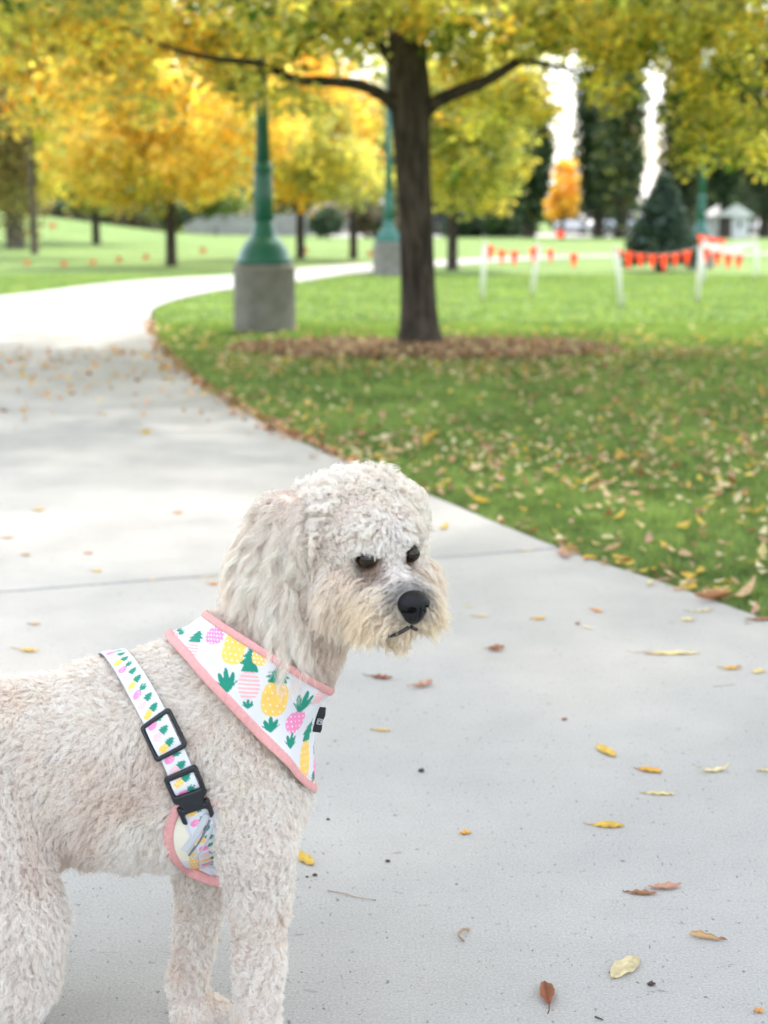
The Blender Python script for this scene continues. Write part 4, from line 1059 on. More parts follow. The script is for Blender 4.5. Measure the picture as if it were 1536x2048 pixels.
    litter(x, y, .003 + .006 * rl.random(len(x)), .05, [('orange', 2), ('yellow', 2), ('tan', 2), ('brown', 1.5)], 'leaf_litter', 'scattered orange and yellow leaves on the shaded stretch of the path', 9)
# ------------------------------------------------------------------ the dog
Y0 = 1.85
def cap(a, b, ra, rb): return ('c', np.asarray(a, float), np.asarray(b, float), ra, rb)
def ell(c, rad, axes=None): return ('e', np.asarray(c, float), np.asarray(rad, float), axes)
def sd_prim(p, pr):
    if pr[0] == 'c':
        _, a, b, ra, rb = pr; ab = b - a
        t = np.clip(((p - a) @ ab) / (ab @ ab), 0, 1)
        return np.linalg.norm(p - a - t[:, None] * ab, axis=1) - (ra + (rb - ra) * t)
    _, c, r, ax = pr
    q = p - c
    if ax is not None: q = q @ ax
    k0 = np.linalg.norm(q / r, axis=1); k1 = np.linalg.norm(q / (r * r), axis=1) + 1e-9
    return k0 * (k0 - 1) / k1
def sd_group(p, prims, k=.03):
    ds = np.stack([sd_prim(p, q) for q in prims]); m = ds.min(0)
    return m - k * np.log(np.exp(-(ds - m) / k).sum(0)) * .5
def smin(a, b, k):
    h = np.clip(.5 + .5 * (b - a) / k, 0, 1); return b * (1 - h) + a * h - k * h * (1 - h)

# --- head frame: the dog looks to the right of the picture and a little towards the camera
YAW, HP = R(31), R(7)
HF = np.array([math.sin(YAW) * math.cos(HP), -math.cos(YAW) * math.cos(HP), -math.sin(HP)])
HR = np.cross(HF, [0, 0, 1.0]); HR /= np.linalg.norm(HR)
HU = np.cross(HR, HF)
HC = P(717, 1092, 1.83)
HAX = np.stack([HF, HR, HU], 1)
def hd(f, r, u): return HC + HF * f + HR * r + HU * u
def tohead(p): return (p - HC) @ HAX

def w(px, py, Y): return P(px, py, Y)
S = 1.85 / FPX / math.cos(R(12))           # metres per photo pixel at the dog
torso = [
    ell(w(-190, 1545, 1.86), [.105, .088, .108]),
    ell(w(-60, 1540, 1.86), [.11, .085, .106]),
    ell(w(90, 1535, 1.86), [.11, .084, .104]),
    ell(w(240, 1520, 1.86), [.11, .092, .122]),
    ell(w(350, 1510, 1.86), [.10, .094, .130]),
    ell(w(465, 1510, 1.86), [.078, .085, .110]),
    ell(w(520, 1560, 1.86), [.050, .070, .080]),
]
neck = [cap(w(430, 1430, 1.86), w(545, 1300, 1.85), .088, .070), cap(w(545, 1300, 1.85), w(650, 1170, 1.84), .068, .056)]
def leg_pts(*pp): return [cap(a[0], b[0], a[1], b[1]) for a, b in zip(pp[:-1], pp[1:])]
def gz(px, Y, z):                          # point in the column of a pixel at distance Y and height z
    q = P(px, 1500, Y); return np.array([(px - 768) / FPX * ((Y) * math.cos(PITCH) + (CAMZ - z) * math.sin(PITCH)), Y, z])
near = leg_pts((w(488, 1540, 1.81), .053), (w(511, 1690, 1.79), .041), (w(518, 1800, 1.79), .029), (w(520, 1930, 1.785), .0215), (gz(512, 1.785, .045), .021), (gz(512, 1.785, .024), .022)) + [ell(gz(528, 1.775, .020), [.036, .024, .020])]
far = leg_pts((w(430, 1600, 1.915), .050), (w(408, 1740, 1.905), .034), (w(392, 1860, 1.885), .020), (gz(374, 1.868, .05), .0185), (gz(382, 1.864, .024), .020)) + [ell(gz(404, 1.856, .019), [.034, .023, .020])]
hindn = leg_pts((w(-150, 1545, 1.80), .088), (w(-40, 1700, 1.785), .072), (w(38, 1850, 1.77), .049), (w(30, 1960, 1.77), .041), (gz(5, 1.77, .10), .033), (gz(15, 1.765, .035), .028)) + [ell(gz(45, 1.755, .020), [.038, .026, .020])]
hindf = leg_pts((w(-190, 1560, 1.92), .080), (w(-130, 1700, 1.93), .062), (w(-90, 1850, 1.94), .042), (gz(-150, 1.94, .12), .026), (gz(-140, 1.94, .035), .022)) + [ell(gz(-110, 1.93, .020), [.036, .024, .020])]
tail = leg_pts((w(-330, 1440, 1.86), .035), (w(-430, 1370, 1.86), .028), (w(-480, 1260, 1.86), .024), (w(-450, 1170, 1.86), .020))
head = [ell(hd(-.008, 0, .014), [.072, .066, .064], HAX), ell(hd(.034, 0, .014), [.044, .052, .050], HAX), cap(hd(.03, 0, -.018), hd(.104, 0, -.031), .036, .021),
        cap(hd(.02, 0, -.045), hd(.094, 0, -.062), .030, .018), ell(hd(.092, .016, -.044), [.029, .022, .025], HAX), ell(hd(.092, -.016, -.044), [.029, .022, .025], HAX),
        ell(hd(.018, .038, -.032), [.042, .028, .040], HAX), ell(hd(.018, -.042, -.030), [.042, .030, .044], HAX), ell(hd(.048, .030, .022), [.014, .017, .009], HAX), ell(hd(.048, -.030, .022), [.014, .017, .009], HAX)]
EYE = []
for _s in (1, -1):
    _f = np.linspace(.03, .11, 400); _q = HC + _f[:, None] * HF + HR * (.0290 * _s) + HU * .009
    _d = sd_group(_q, head, .008); EYE.append(_q[np.argmax(_d > -.0034)])
GR = dict(torso=torso, neck=neck, near=near, far=far, hindn=hindn, hindf=hindf, tail=tail, head=head)
def sdf(p, parts=('torso', 'neck', 'near', 'far', 'hindn', 'hindf', 'tail', 'head')):
    d = None
    for g in parts:
        k = .020 if g in ('torso', 'neck') else .008
        dg = sd_group(p, GR[g], k)
        kk = .035 if g in ('neck', 'hindn', 'hindf') else .022
        d = dg if d is None else smin(d, dg, kk)
    if 'head' in parts:
        for e in EYE:
            d = np.maximum(d, -(np.linalg.norm(p - e, axis=1) - .0125))
    return d
def sdf_trunk(p): return sdf(p, ('torso', 'neck', 'near', 'far'))
def grad(f, p, e=.002):
    g = np.stack([f(p + np.eye(3)[i] * e) - f(p - np.eye(3)[i] * e) for i in range(3)], 1)
    return g / (np.linalg.norm(g, axis=1)[:, None] + 1e-9)

def surface_net(f, lo, hi, h, iso=0.0):
    n = np.ceil((np.array(hi) - lo) / h).astype(int) + 1
    ax = [lo[i] + h * np.arange(n[i]) for i in range(3)]
    D = np.empty(n)
    for i in range(n[0]):
        yy, zz = np.meshgrid(ax[1], ax[2], indexing='ij')
        D[i] = f(np.stack([np.full(yy.size, ax[0][i]), yy.ravel(), zz.ravel()], 1)).reshape(n[1], n[2]) - iso
    s = D < 0
    c = np.zeros(tuple(n - 1), int)
    cnt = np.zeros(tuple(n - 1)); pos = np.zeros((*(n - 1), 3))
    cs = [(a, b, d) for a in (0, 1) for b in (0, 1) for d in (0, 1)]
    sl = lambda o: tuple(slice(o[k], n[k] - 1 + o[k]) for k in range(3))
    for a in range(3):
        for o in cs:
            if o[a]: continue
            o2 = list(o); o2[a] = 1; o2 = tuple(o2)
            d0, d1 = D[sl(o)], D[sl(o2)]; m = (d0 < 0) != (d1 < 0)
            t = np.where(m, d0 / np.where(m, d0 - d1, 1), 0)
            q = np.stack([np.full(m.shape, float(o[k])) for k in range(3)], -1); q[..., a] += t
            pos += q * m[..., None]; cnt += m
    act = cnt > 0
    idx = -np.ones(act.shape, int); idx[act] = np.arange(act.sum())
    ii = np.argwhere(act); V = (ii + pos[act] / cnt[act][:, None]) * h + lo
    F = []
    for a in range(3):
        b, d = (a + 1) % 3, (a + 2) % 3
        s0 = [slice(1, n[k] - 1) for k in range(3)]; s0[a] = slice(0, n[a] - 1)
        s1 = list(s0); s1[a] = slice(1, n[a])
        m = s[tuple(s0)] != s[tuple(s1)]; w_ = np.argwhere(m)
        off = np.ones(3, int); off[a] = 0; w_ = w_ + off
        inside = s[tuple(w_.T)]
        def at(db, dd):
            q = w_.copy(); q[:, b] -= db; q[:, d] -= dd; return idx[tuple(q.T)]
        f4 = np.stack([at(1, 1), at(0, 1), at(0, 0), at(1, 0)], 1)
        f4[~inside] = f4[~inside][:, ::-1]; F.append(f4)
    return V, np.concatenate(F)

def march(f, o, d, iso, tmax=.4):
    """outermost crossing along rays o + t d, walking inwards from tmax"""
    o = np.broadcast_to(o, d.shape); t = np.full(len(d), tmax); done = np.zeros(len(d), bool)
    for _ in range(60):
        v = f(o + d * t[:, None]) - iso
        t = np.where(done, t, t - np.clip(v, -.01, .03) * .8)
        done |= np.abs(v) < 1e-4
        t = np.maximum(t, .002)
    return o + d * t[:, None]

dog = empty('dog', (float(w(200, 1500, 1.85)[0]), 1.85, 0)); DO = np.array(dog.location)
tag(dog, 'curly cream doodle dog standing on the pavement in a pineapple harness, looking right', 'dog')
def dmesh(name, V, F, mat, parent=dog, **k): return mesh(name, np.asarray(V) - DO, F, mat, parent, **k)

M_skin, nt, N, L = new_mat('dog_undercoat')
out = N.new('ShaderNodeOutputMaterial'); b_ = N.new('ShaderNodeBsdfPrincipled'); L.new(b_.outputs[0], out.inputs[0])
a_ = N.new('ShaderNodeAttribute'); a_.attribute_name = 'Col'; L.new(a_.outputs['Color'], b_.inputs['Base Color']); b_.inputs['Roughness'].default_value = .9
b_.inputs['Specular IOR Level'].default_value = .1

lo = np.array([w(-520, 1200, 1.86)[0], 1.60, -.005]); hi = np.array([.19, 2.06, .82])
BV, BF = surface_net(sdf, lo, hi, .0065)
BN = grad(sdf, BV); BV = BV - BN * sdf(BV)[:, None]
BV[:, 2] = np.maximum(BV[:, 2], .001)

def fur_color(p):
    """true coat colour by place: cream, biscuit ears and muzzle, tear stains, dark lips"""
    h = tohead(p); f, r, u = h.T
    c = np.tile(np.array([.945, .892, .842]), (len(p), 1))
    n = vnoise(p * 28, 40)[:, None] * .5 + vnoise(p * 70, 41)[:, None] * .5
    c = c * (1 + .03 * n); lo_ = np.clip(vnoise(p * 11, 43) * .9 + vnoise(p * 27, 44) * .5 + .05, 0, 1)[:, None]; c = c * (1 - lo_ * np.array([.09, .145, .175])); c = c * (1 - np.clip(n - .15, 0, 1) * np.array([.03, .08, .14]))
    dh = sd_group(p, head, .008)
    muz = np.clip((f - .045) / .03, 0, 1) * (dh < .05) * np.clip((-.012 - u) / .02, 0, 1)
    c = c * (1 - .9 * muz[:, None]) + np.array([.90, .80, .66]) * .9 * muz[:, None]
    for k, e in enumerate(EYE):
        q = p - e; q = q @ HAX; rr = np.sqrt(q[:, 0] ** 2 * .5 + q[:, 1] ** 2 + (q[:, 2] * .8) ** 2)
        s = (np.clip(((.0185 if k == 0 else .017) - rr) / .007, 0, 1) * np.clip((.0085 - q[:, 2]) / .004, 0, 1))[:, None]; c = c * (1 - s) + np.array([.13, .080, .055]) * s
        q2 = (p - e) @ HAX - np.array([.005, -.010 if k == 0 else .010, -.012]); rr = np.linalg.norm(q2 * [.6, 1.2, .8], axis=1)
        s = np.clip((.020 - rr) / .016, 0, .8)[:, None]; c = c * (1 - s) + np.array([.30, .17, .10]) * s
    br = np.exp(-((np.abs(r) / .016) ** 2)) * np.clip((f - .05) / .02, 0, 1) * np.clip((u + .03) / .02, 0, 1) * (dh < .03)
    c = c * (1 - br[:, None] * .5) + np.array([.90, .89, .89]) * br[:, None] * .5
    nd = np.linalg.norm((p - hd(.112, 0, -.030)) @ HAX * [.8, .9, 1], axis=1)
    s = np.clip((.0265 - nd) / .010, 0, 1)[:, None]; c = c * (1 - s * .75) + np.array([.14, .13, .13]) * s * .75
    return np.clip(c, .02, .95)
body = dmesh('body', BV, BF, M_skin, colors=fur_color(BV) * .75)

# --- eyes, nose, lips
M_eye = simple('dog_eye', (.014, .008, .005), .07, spec=.4)
M_nose = simple('dog_nose', (.006, .006, .008), .38, noise=.3, scale=300, bump=.0009, spec=.28, bscale=900)
M_lip = simple('dog_lip', (.03, .026, .03), .45)
import bmesh
def sphere(name, c, rad, mat, axes=None, seg_=24):
    b = bmesh.new(); bmesh.ops.create_uvsphere(b, u_segments=seg_, v_segments=seg_ // 2, radius=1)
    V = np.array([v.co[:] for v in b.verts]) * np.asarray(rad); F = [[v.index for v in f.verts] for f in b.faces]; b.free()
    if axes is not None: V = V @ axes.T
    return dmesh(name, V + c, F, mat)
for e in EYE:
    ey = sphere('eye', e + HF * .0005, [.0105] * 3, M_eye)
def sd_nose(p):
    q = (p - hd(.1265, 0, -.0285)) @ HAX / 1.10
    f, r, u = q.T
    k0 = np.sqrt((f / .0135) ** 2 + (r / .0175) ** 2 + (u / .0135) ** 2); d = (k0 - 1) * .0135
    q2 = q - np.array([.001, 0, -.011]); d2 = (np.sqrt((q2[:, 0] / .010) ** 2 + (q2[:, 1] / .0095) ** 2 + (q2[:, 2] / .011) ** 2) - 1) * .0095
    d = smin(d, d2, .008)
    for s in (-1, 1):
        n_ = q - np.array([.0115, s * .0085, -.003]); dn = (np.sqrt((n_[:, 0] / .008) ** 2 + (n_[:, 1] / .0045) ** 2 + (n_[:, 2] / .0035) ** 2) - 1) * .0038
        d = np.maximum(d, -dn)
        n2 = q - np.array([.008, s * .0145, -.0055]); dn = (np.sqrt((n2[:, 0] / .008) ** 2 + (n2[:, 1] / .005) ** 2 + (n2[:, 2] / .0018) ** 2) - 1) * .0022
        d = np.maximum(d, -dn)
    d = np.maximum(d, -(np.sqrt(((f - .0145) / .004) ** 2 + (r / .0009) ** 2 + ((u + .008) / .012) ** 2) - 1) * .0012)
    return d * 1.10
nc = hd(.1265, 0, -.0305)
NV, NF = surface_net(sd_nose, nc - .034, nc + .034, .0011)
dmesh('nose', NV, NF, M_nose)
lipc = [hd(.121, .002, -.057), hd(.117, .011, -.0605), hd(.106, .020, -.0635), hd(.090, .026, -.065)]
for s, nm in ((1, 'lip'), (-1, 'lip')):
    pts = np.array([tohead(q) for q in (lipc if s > 0 else lipc[:2])]) * [1, s, 1]; pts = np.array([hd(*q) for q in pts])
    cc = catmull(pts, 6); g_ = grad(sdf, cc); dd = sdf(cc); cc = cc - g_ * (dd - .0048)[:, None]
    MBl = MB().tube(cc - DO, np.linspace(.0024, .0020, len(cc)), 8); MBl.build('lip', M_lip, dog, smooth=True)

# --- ears: hanging flaps
def ear_prims(s):
    top = hd(-.020, s * .058, .038)
    fw = -.022
    a = hd(-.034, s * .084, .028); b = hd(-.046, s * .101, -.018); c = hd(-.008, s * .095, -.072)
    if s < 0: b = hd(-.050, s * .084, -.010); c = hd(-.052, s * .082, -.040)
    return [cap(top, a, .022, .028), cap(a, b, .030, .036), cap(b, c, .036, .024)]
EARS = []
for s in (1, -1):
    pr = ear_prims(s)
    ax = HAX
    def f_ear(p, pr=pr, s=s):
        c = pr[1][1]; q = (p - c) @ HAX
        q = q * [1, 1.9, 1]
        pp = [('c', (g[1] - c) @ HAX * [1, 1.9, 1], (g[2] - c) @ HAX * [1, 1.9, 1], g[3], g[4]) for g in pr]
        return sd_group(q, pp, .01) / 1.5
    ce = pr[1][1]
    EV, EF = surface_net(f_ear, ce - np.array([.10, .10, .13]), ce + np.array([.10, .10, .09]), .006)
    EARS.append((EV, EF, f_ear))
    dmesh('ear', EV, EF, M_skin, colors=np.tile(np.array([.78, .70, .62]), (len(EV), 1)))

# ------------------------------------------------------------------ harness
WHITE = np.array([.70, .70, .745]); C_G = np.array([.010, .255, .175]); C_P = np.array([.86, .26, .50]); C_S = np.array([.93, .42, .42]); C_Y = np.array([.90, .58, .13]); C_D = np.array([.95, .80, .78])
def draw(colr, a, b, kind, hw, hh, ch, cw, crown=True):
    """paint one pineapple in local coordinates a (right), b (up), metres; centre of the fruit at 0"""
    e = 2.6 if kind == 'Y' else 2.1
    ins = (np.abs(a / hw) ** e + np.abs(b / hh) ** e) < 1
    if kind == 'S':
        st = ((b / (hh * .27)) % 1) < .55
        colr[ins & st] = C_S
    elif kind in 'YP':
        base = C_Y if kind == 'Y' else C_P
        colr[ins] = base
        g = hh * .36 if kind == 'Y' else hh * .42
        row = np.round(b / g); aa = a + (row % 2) * g * .5
        dx = aa - np.round(aa / g) * g; dy = b - row * g
        colr[ins & (dx * dx + dy * dy < (.0011 if hw > .008 else .0003) ** 2)] = C_D
        if kind == 'Y':
            ln = (np.abs(((a + b) / (hh * .42)) % 1 - .5) > .45) | (np.abs(((a - b) / (hh * .42)) % 1 - .5) > .45)
            colr[ins & ln] = C_Y * .92 + .03
    if crown:
        base = hh * .92 if kind != 'C' else -ch * .5
        y = (b - base) / ch; x = a / cw
        if kind == 'C' or kind == 'P':
            ang = np.arctan2(x * .8, y + .10); rr = np.hypot(x * .8, y + .10)
            lim = (.68 + .42 * np.abs(np.cos(ang * 6.2)) ** .9) * (1 - .18 * np.abs(ang))
            m = (y > -.04) & (rr < lim * 1.08) & (np.abs(ang) < .92)
        else:
            zig = .55 + .45 * (1 - (y * 3.2) % 1)
            wd = (.50 + .75 * np.sin(np.clip(y, 0, 1) * np.pi * .85 + .35)) * (1 - y * .55) * zig
            m = (y > 0) & (y < 1) & (np.abs(x) < wd)
        colr[m] = C_G
    return colr
def stamp(V, colr, c, up, nrm, args, rad=.05):
    q = V - c; m = np.linalg.norm(q, axis=1) < rad
    if not m.any(): return
    up = up - nrm * (up @ nrm); up /= np.linalg.norm(up); rt = np.cross(up, nrm)
    sub = colr[m]; draw(sub, q[m] @ rt, q[m] @ up, *args); colr[m] = sub

VOFF = .0125
M_vest = simple('harness_fabric', WHITE, .8, attr=True, bump=.0004, scale=900)
M_bind = simple('pink_binding', (.70, .34, .33), .8, noise=.08, scale=200, bump=.0003)
M_lin = simple('cream_lining', (.80, .74, .60), .85, noise=.06, scale=300)
A0, B0 = np.array([428, 1236.]), np.array([664, 1376.]); A1, B1 = np.array([338, 1270.]), np.array([617, 1570.])
def plane(v):
    a = A0 * (1 - v) + A1 * v; b = B0 * (1 - v) + B1 * v; yv = 1.86
    Pa, Pb = P(a[0], a[1], yv), P(b[0], b[1], yv); C = (Pa + Pb) / 2; e1 = (Pb - Pa) / np.linalg.norm(Pb - Pa)
    vr = C - CAM; vr /= np.linalg.norm(vr)
    e2 = vr * .9 + np.array([0, 1., 0]) * .1; e2 -= e1 * (e2 @ e1); e2 /= np.linalg.norm(e2)
    return C, e1, e2
def vest(u, v, off=0.0):
    """u angle (-pi..pi, -pi/2 faces the camera), v 0 neck edge .. 1 body edge; arrays of equal length"""
    u = np.atleast_1d(u).astype(float); v = np.atleast_1d(v).astype(float)
    Cs = np.zeros((len(u), 3)); D = np.zeros((len(u), 3))
    vv, inv = np.unique(np.round(v, 6), return_inverse=True)
    for k, x in enumerate(vv):
        C, e1, e2 = plane(x); m = inv == k; Cs[m] = C; D[m] = np.cos(u[m])[:, None] * e1 + np.sin(u[m])[:, None] * e2
    o = Cs; t = np.full(len(u), .22)
    for _ in range(50):
        val = sdf_trunk(o + D * t[:, None]) - VOFF - off
        t = np.maximum(t - np.clip(val, -.01, .03) * .8, .005)
    return o + D * t[:, None]
nu, nv = 520, 130
us = np.linspace(-np.pi, np.pi, nu, endpoint=False); vs = np.linspace(0, 1, nv)
# march on a coarse lattice, refine smoothly
cu, cv = 130, 27
cus = np.linspace(-np.pi, np.pi, cu, endpoint=False); cvs = np.linspace(0, 1, cv)
U_, V_ = np.meshgrid(cus, cvs, indexing='ij')
coarse = vest(U_.ravel(), V_.ravel()).reshape(cu, cv, 3)
for _ in range(6):
    coarse = .5 * coarse + .25 * (np.roll(coarse, 1, 0) + np.roll(coarse, -1, 0))
    coarse[:, 1:-1] = .5 * coarse[:, 1:-1] + .25 * (coarse[:, 2:] + coarse[:, :-2])
def interp2(C, nu, nv, wrap=True):
    a = np.linspace(0, C.shape[0], nu, endpoint=False) if wrap else np.linspace(0, C.shape[0] - 1, nu)
    i = np.floor(a).astype(int); f = (a - i)[:, None, None]
    def cr(p0, p1, p2, p3, t): return .5 * (2 * p1 + (-p0 + p2) * t + (2 * p0 - 5 * p1 + 4 * p2 - p3) * t * t + (-p0 + 3 * p1 - 3 * p2 + p3) * t ** 3)
    g = lambda k: C[(i + k) % len(C)] if wrap else C[np.clip(i + k, 0, len(C) - 1)]
    A = cr(g(-1), g(0), g(1), g(2), f)
    b = np.linspace(0, C.shape[1] - 1, nv); j = np.floor(b).astype(int); f = (b - j)[None, :, None]
    h = lambda k: A[:, np.clip(j + k, 0, A.shape[1] - 1)]
    return cr(h(-1), h(0), h(1), h(2), f)
G2 = interp2(coarse, nu, nv)
# wrinkles of the cloth
nrm2 = np.cross(np.gradient(G2, axis=0), np.gradient(G2, axis=1)); nrm2 /= np.linalg.norm(nrm2, axis=2)[..., None]
if ((G2[nu // 4, nv // 2] - plane(.5)[0]) @ nrm2[nu // 4, nv // 2]) < 0: nrm2 = -nrm2
G2 = G2 + nrm2 * (.0034 * vnoise(G2.reshape(-1, 3) * [26, 26, 14], 55) + .0012 * vnoise(G2.reshape(-1, 3) * 75, 56)).reshape(nu, nv, 1)
VV = G2.reshape(-1, 3); NN = nrm2.reshape(-1, 3)
vc = np.tile(WHITE, (len(VV), 1))
VPX = np.stack(proj(VV), 1); near_side = ((VV - CAM) * NN).sum(1) < 0
def pick(px, py):
    d = np.hypot(VPX[:, 0] - px, VPX[:, 1] - py) + 1e4 * (~near_side); return int(np.argmin(d))
def pineapple(px, py, kind, hwp, hhp, tilt, chp=None, cwp=None, crown=True, mirror=True):
    i = pick(px, py); c, n = VV[i], NN[i]
    if math.hypot(VPX[i, 0] - px, VPX[i, 1] - py) > 12: return
    a = R(tilt); j = pick(px + math.sin(a) * 10, py - math.cos(a) * 10)
    up = UP * math.cos(a) + RT * math.sin(a)
    s = mpp(c[1]); chp = chp or hhp * 1.1; cwp = cwp or hwp * 1.05
    # widen where the cloth turns away from the view
    vd = (c - CAM); vd /= np.linalg.norm(vd); fs = 1 / max(.35, abs(n @ vd) ** .6)
    args = (kind, hwp * s * min(fs, 1.6), hhp * s, chp * s, cwp * s * min(fs, 1.6), crown)
    stamp(VV, vc, c, up, n, args, .06)
    if mirror:
        iu, iv = divmod(i, nv); k = ((nu - iu) % nu) * nv + iv; c2, n2 = VV[k], NN[k]; stamp(VV, vc, c2, up, n2, args, .06)
pineapple(379, 1303, 'S', 18, 23, 6, 26, 20)
pineapple(347, 1273, 'P', 12, 12, 30, 14, 13)
pineapple(428, 1271, 'P', 20, 19, 2, 20, 19)
pineapple(469, 1297, 'Y', 23, 33, 8, 26, 22)
pineapple(452, 1360, 'C', 20, 20, -4, 44, 24)
pineapple(498, 1372, 'S', 22, 31, 4, 46, 22)
pineapple(549, 1399, 'Y', 25, 39, 4, 32, 24)
pineapple(591, 1442, 'P', 19, 26, 3, 46, 22)
pineapple(641, 1394, 'S', 14, 24, 4, 20, 14)
pineapple(582, 1482, 'C', 15, 15, 10, 30, 17)
pineapple(541, 1450, 'C', 15, 15, -4, 30, 20)
pineapple(496, 1408, 'C', 10, 10, 0, 18, 14)
pineapple(611, 1516, 'Y', 17, 38, 3, 46, 17)
pineapple(629, 1535, 'P', 14, 24, 20, 30, 16)
pineapple(520, 1310, 'Y', 16, 22, 10, 22, 16, False)
pineapple(655, 1420, 'P', 14, 22, 0, 30, 16)
pineapple(622, 1585, 'S', 18, 20, 10, 20, 14)
for _r in (9, nv - 12): vc.reshape(nu, nv, 3)[np.arange(nu) % 5 < 4, _r] = [.80, .34, .36]
idx = np.arange(nu * nv).reshape(nu, nv); r1_ = np.roll(idx, -1, 0)
VF = np.stack([idx[:, :-1].ravel(), r1_[:, :-1].ravel(), r1_[:, 1:].ravel(), idx[:, 1:].ravel()], 1)
inner = VV - NN * .0028
edge = [[int(idx[i, e]), int(idx[(i + 1) % nu, e]), int(idx[(i + 1) % nu, e]) + nu * nv, int(idx[i, e]) + nu * nv] for i in range(nu) for e in (0, nv - 1)]
allF = np.concatenate([VF, VF[:, ::-1] + nu * nv, np.array(edge)])
tri_f = np.concatenate([allF])
harness = empty('dog_harness', tuple(DO)); tag(harness, 'white pineapple print harness with pink binding and black buckles, worn by the dog', 'harness')
def hmesh(name, V, F, mat, parent=harness, **k): return mesh(name, np.asarray(V) - DO, F, mat, parent, **k)
vest_o = hmesh('vest', np.vstack([VV, inner]), allF, M_vest, colors=np.vstack([vc, np.tile(np.array([.80, .76, .66]), (len(VV), 1))]))

def ribbon_tube(c, nr, half_w, half_t, closed=True, wfun=None):
    """flat rounded binding that follows curve c with outward normal nr"""
    n = len(c); T = (np.roll(c, -1, 0) - np.roll(c, 1, 0)) if closed else np.gradient(c, axis=0)
    T /= np.linalg.norm(T, axis=1)[:, None]; B = np.cross(T, nr); B /= np.linalg.norm(B, axis=1)[:, None]; m = 12
    th = np.linspace(0, 2 * np.pi, m, endpoint=False)
    hw = half_w if wfun is None else wfun
    V = (c[:, None] + B[:, None] * (np.sign(np.cos(th)) * np.abs(np.cos(th)) ** .8)[None, :, None] * (np.asarray(hw).reshape(-1, 1, 1) if np.ndim(hw) else hw) + nr[:, None] * (np.sin(th))[None, :, None] * half_t).reshape(-1, 3)
    k = n if closed else n - 1
    F = [[i * m + j, i * m + (j + 1) % m, ((i + 1) % n) * m + (j + 1) % m, ((i + 1) % n) * m + j] for i in range(k) for j in range(m)]
    return V, F
ci = 2
V, F = ribbon_tube(G2[::2, -4] + nrm2[::2, -4] * .0004, nrm2[::2, -4], .0056, .0019); hmesh('binding', V, F, M_bind)
V, F = ribbon_tube(G2[::2, 4] + nrm2[::2, 4] * .0004, nrm2[::2, 4], .0046, .0019); hmesh('binding', V, F, M_bind)
# woven black tag on the chest seam
i = pick(635, 1438); tc_, tn = VV[i], NN[i]
vd = (tc_ - CAM); vd /= np.linalg.norm(vd)
tu = UP * math.cos(R(14)) + RT * math.sin(R(14)); tn2 = tn * .5 - vd * .6; tn2 -= tu * (tn2 @ tu); tn2 /= np.linalg.norm(tn2); tr = np.cross(tu, tn2)
M_black = simple('black_plastic', (.014, .016, .02), .42, noise=.2, scale=120, bump=.0002, spec=.45)
M_tag = simple('woven_black', (.013, .014, .018), .8, bump=.0003, scale=700)
V = []; nn = 9
for s_ in (0, 1):
    for i in range(nn):
        for j in range(5):
            a = (j / 4 - .5) * .0135; b = (i / (nn - 1) - .5) * .031
            V.append(tc_ + tr * a + tu * b + tn2 * (.0048 + s_ * .0016 + .0012 * math.sin(i * 1.4) * (j / 4)))
F = []
for i in range(nn - 1):
    for j in range(4):
        a = i * 5 + j; F += [[a, a + 5, a + 6, a + 1], [a + nn * 5, a + nn * 5 + 1, a + nn * 5 + 6, a + nn * 5 + 5]]
per = [j for j in range(5)] + [i * 5 + 4 for i in range(1, nn)] + [(nn - 1) * 5 + j for j in range(3, -1, -1)] + [i * 5 for i in range(nn - 2, 0, -1)]
for a, b in zip(per, per[1:] + per[:1]): F.append([a, b, b + nn * 5, a + nn * 5])
tg = hmesh('brand_tag', V, F, M_tag, smooth=False)
mb = MB()
M_print = simple('pale_print', (.55, .58, .60), .7)
pc = tc_ + tn2 * .0082 - tu * .002
mk = []
for (x, y, ww, hh) in [(-.0035, 0, .0008, .0062), (.0035, 0, .0008, .0062), (0, .0031, .0062, .0007), (0, -.0031, .0062, .0007), (-.0016, 0, .0006, .0036), (-.0006, .0016, .0022, .0005), (-.0006, .0002, .0016, .0005), (.0016, 0, .0006, .0036), (.0024, .0006, .0012, .0005)]:
    q = [pc + tr * (x + sx * ww / 2) + tu * (y + sy * hh / 2) for sx, sy in ((-1, -1), (1, -1), (1, 1), (-1, 1))]
    mb.add(q + [v - tn2 * .0006 for v in q], [[0, 1, 2, 3], [7, 6, 5, 4], [0, 4, 5, 1], [1, 5, 6, 2], [2, 6, 7, 3], [3, 7, 4, 0]])
o = mesh('tag_print', np.concatenate(mb.V) - DO, mb.F, M_print, tg, smooth=False)

# --- girth strap, in its own coordinates: s along (m, 0 at the withers), a across, h above
PA, PB = P(226, 1298, 1.86), P(424, 1760, 1.86)
SC = (PA + PB) / 2; e1 = (PA - PB) / np.linalg.norm(PA - PB)
vr = SC - CAM; vr /= np.linalg.norm(vr); e2 = vr - np.array([.15, 0, 0]); e2 -= e1 * (e2 @ e1); e2 /= np.linalg.norm(e2)
SN = np.cross(e1, e2)
if SN[0] < 0: SN = -SN
def ring(a_off, n=360, iso=.0085):
    th = np.linspace(0, 2 * np.pi, n, endpoint=False)        # 0 = withers, going down the near side
    D = np.cos(th)[:, None] * e1 - np.sin(th)[:, None] * e2
    o = SC + SN * a_off
    t = np.full(n, .3)
    for _ in range(50):
        val = sdf(o + D * t[:, None], ('torso', 'neck')) - iso
        t = np.maximum(t - np.clip(val, -.01, .03) * .8, .01)
    return o + D * t[:, None]
NA = 13
offs = np.linspace(-.0225, .0225, NA); RG = np.stack([ring(a) for a in offs], 1)
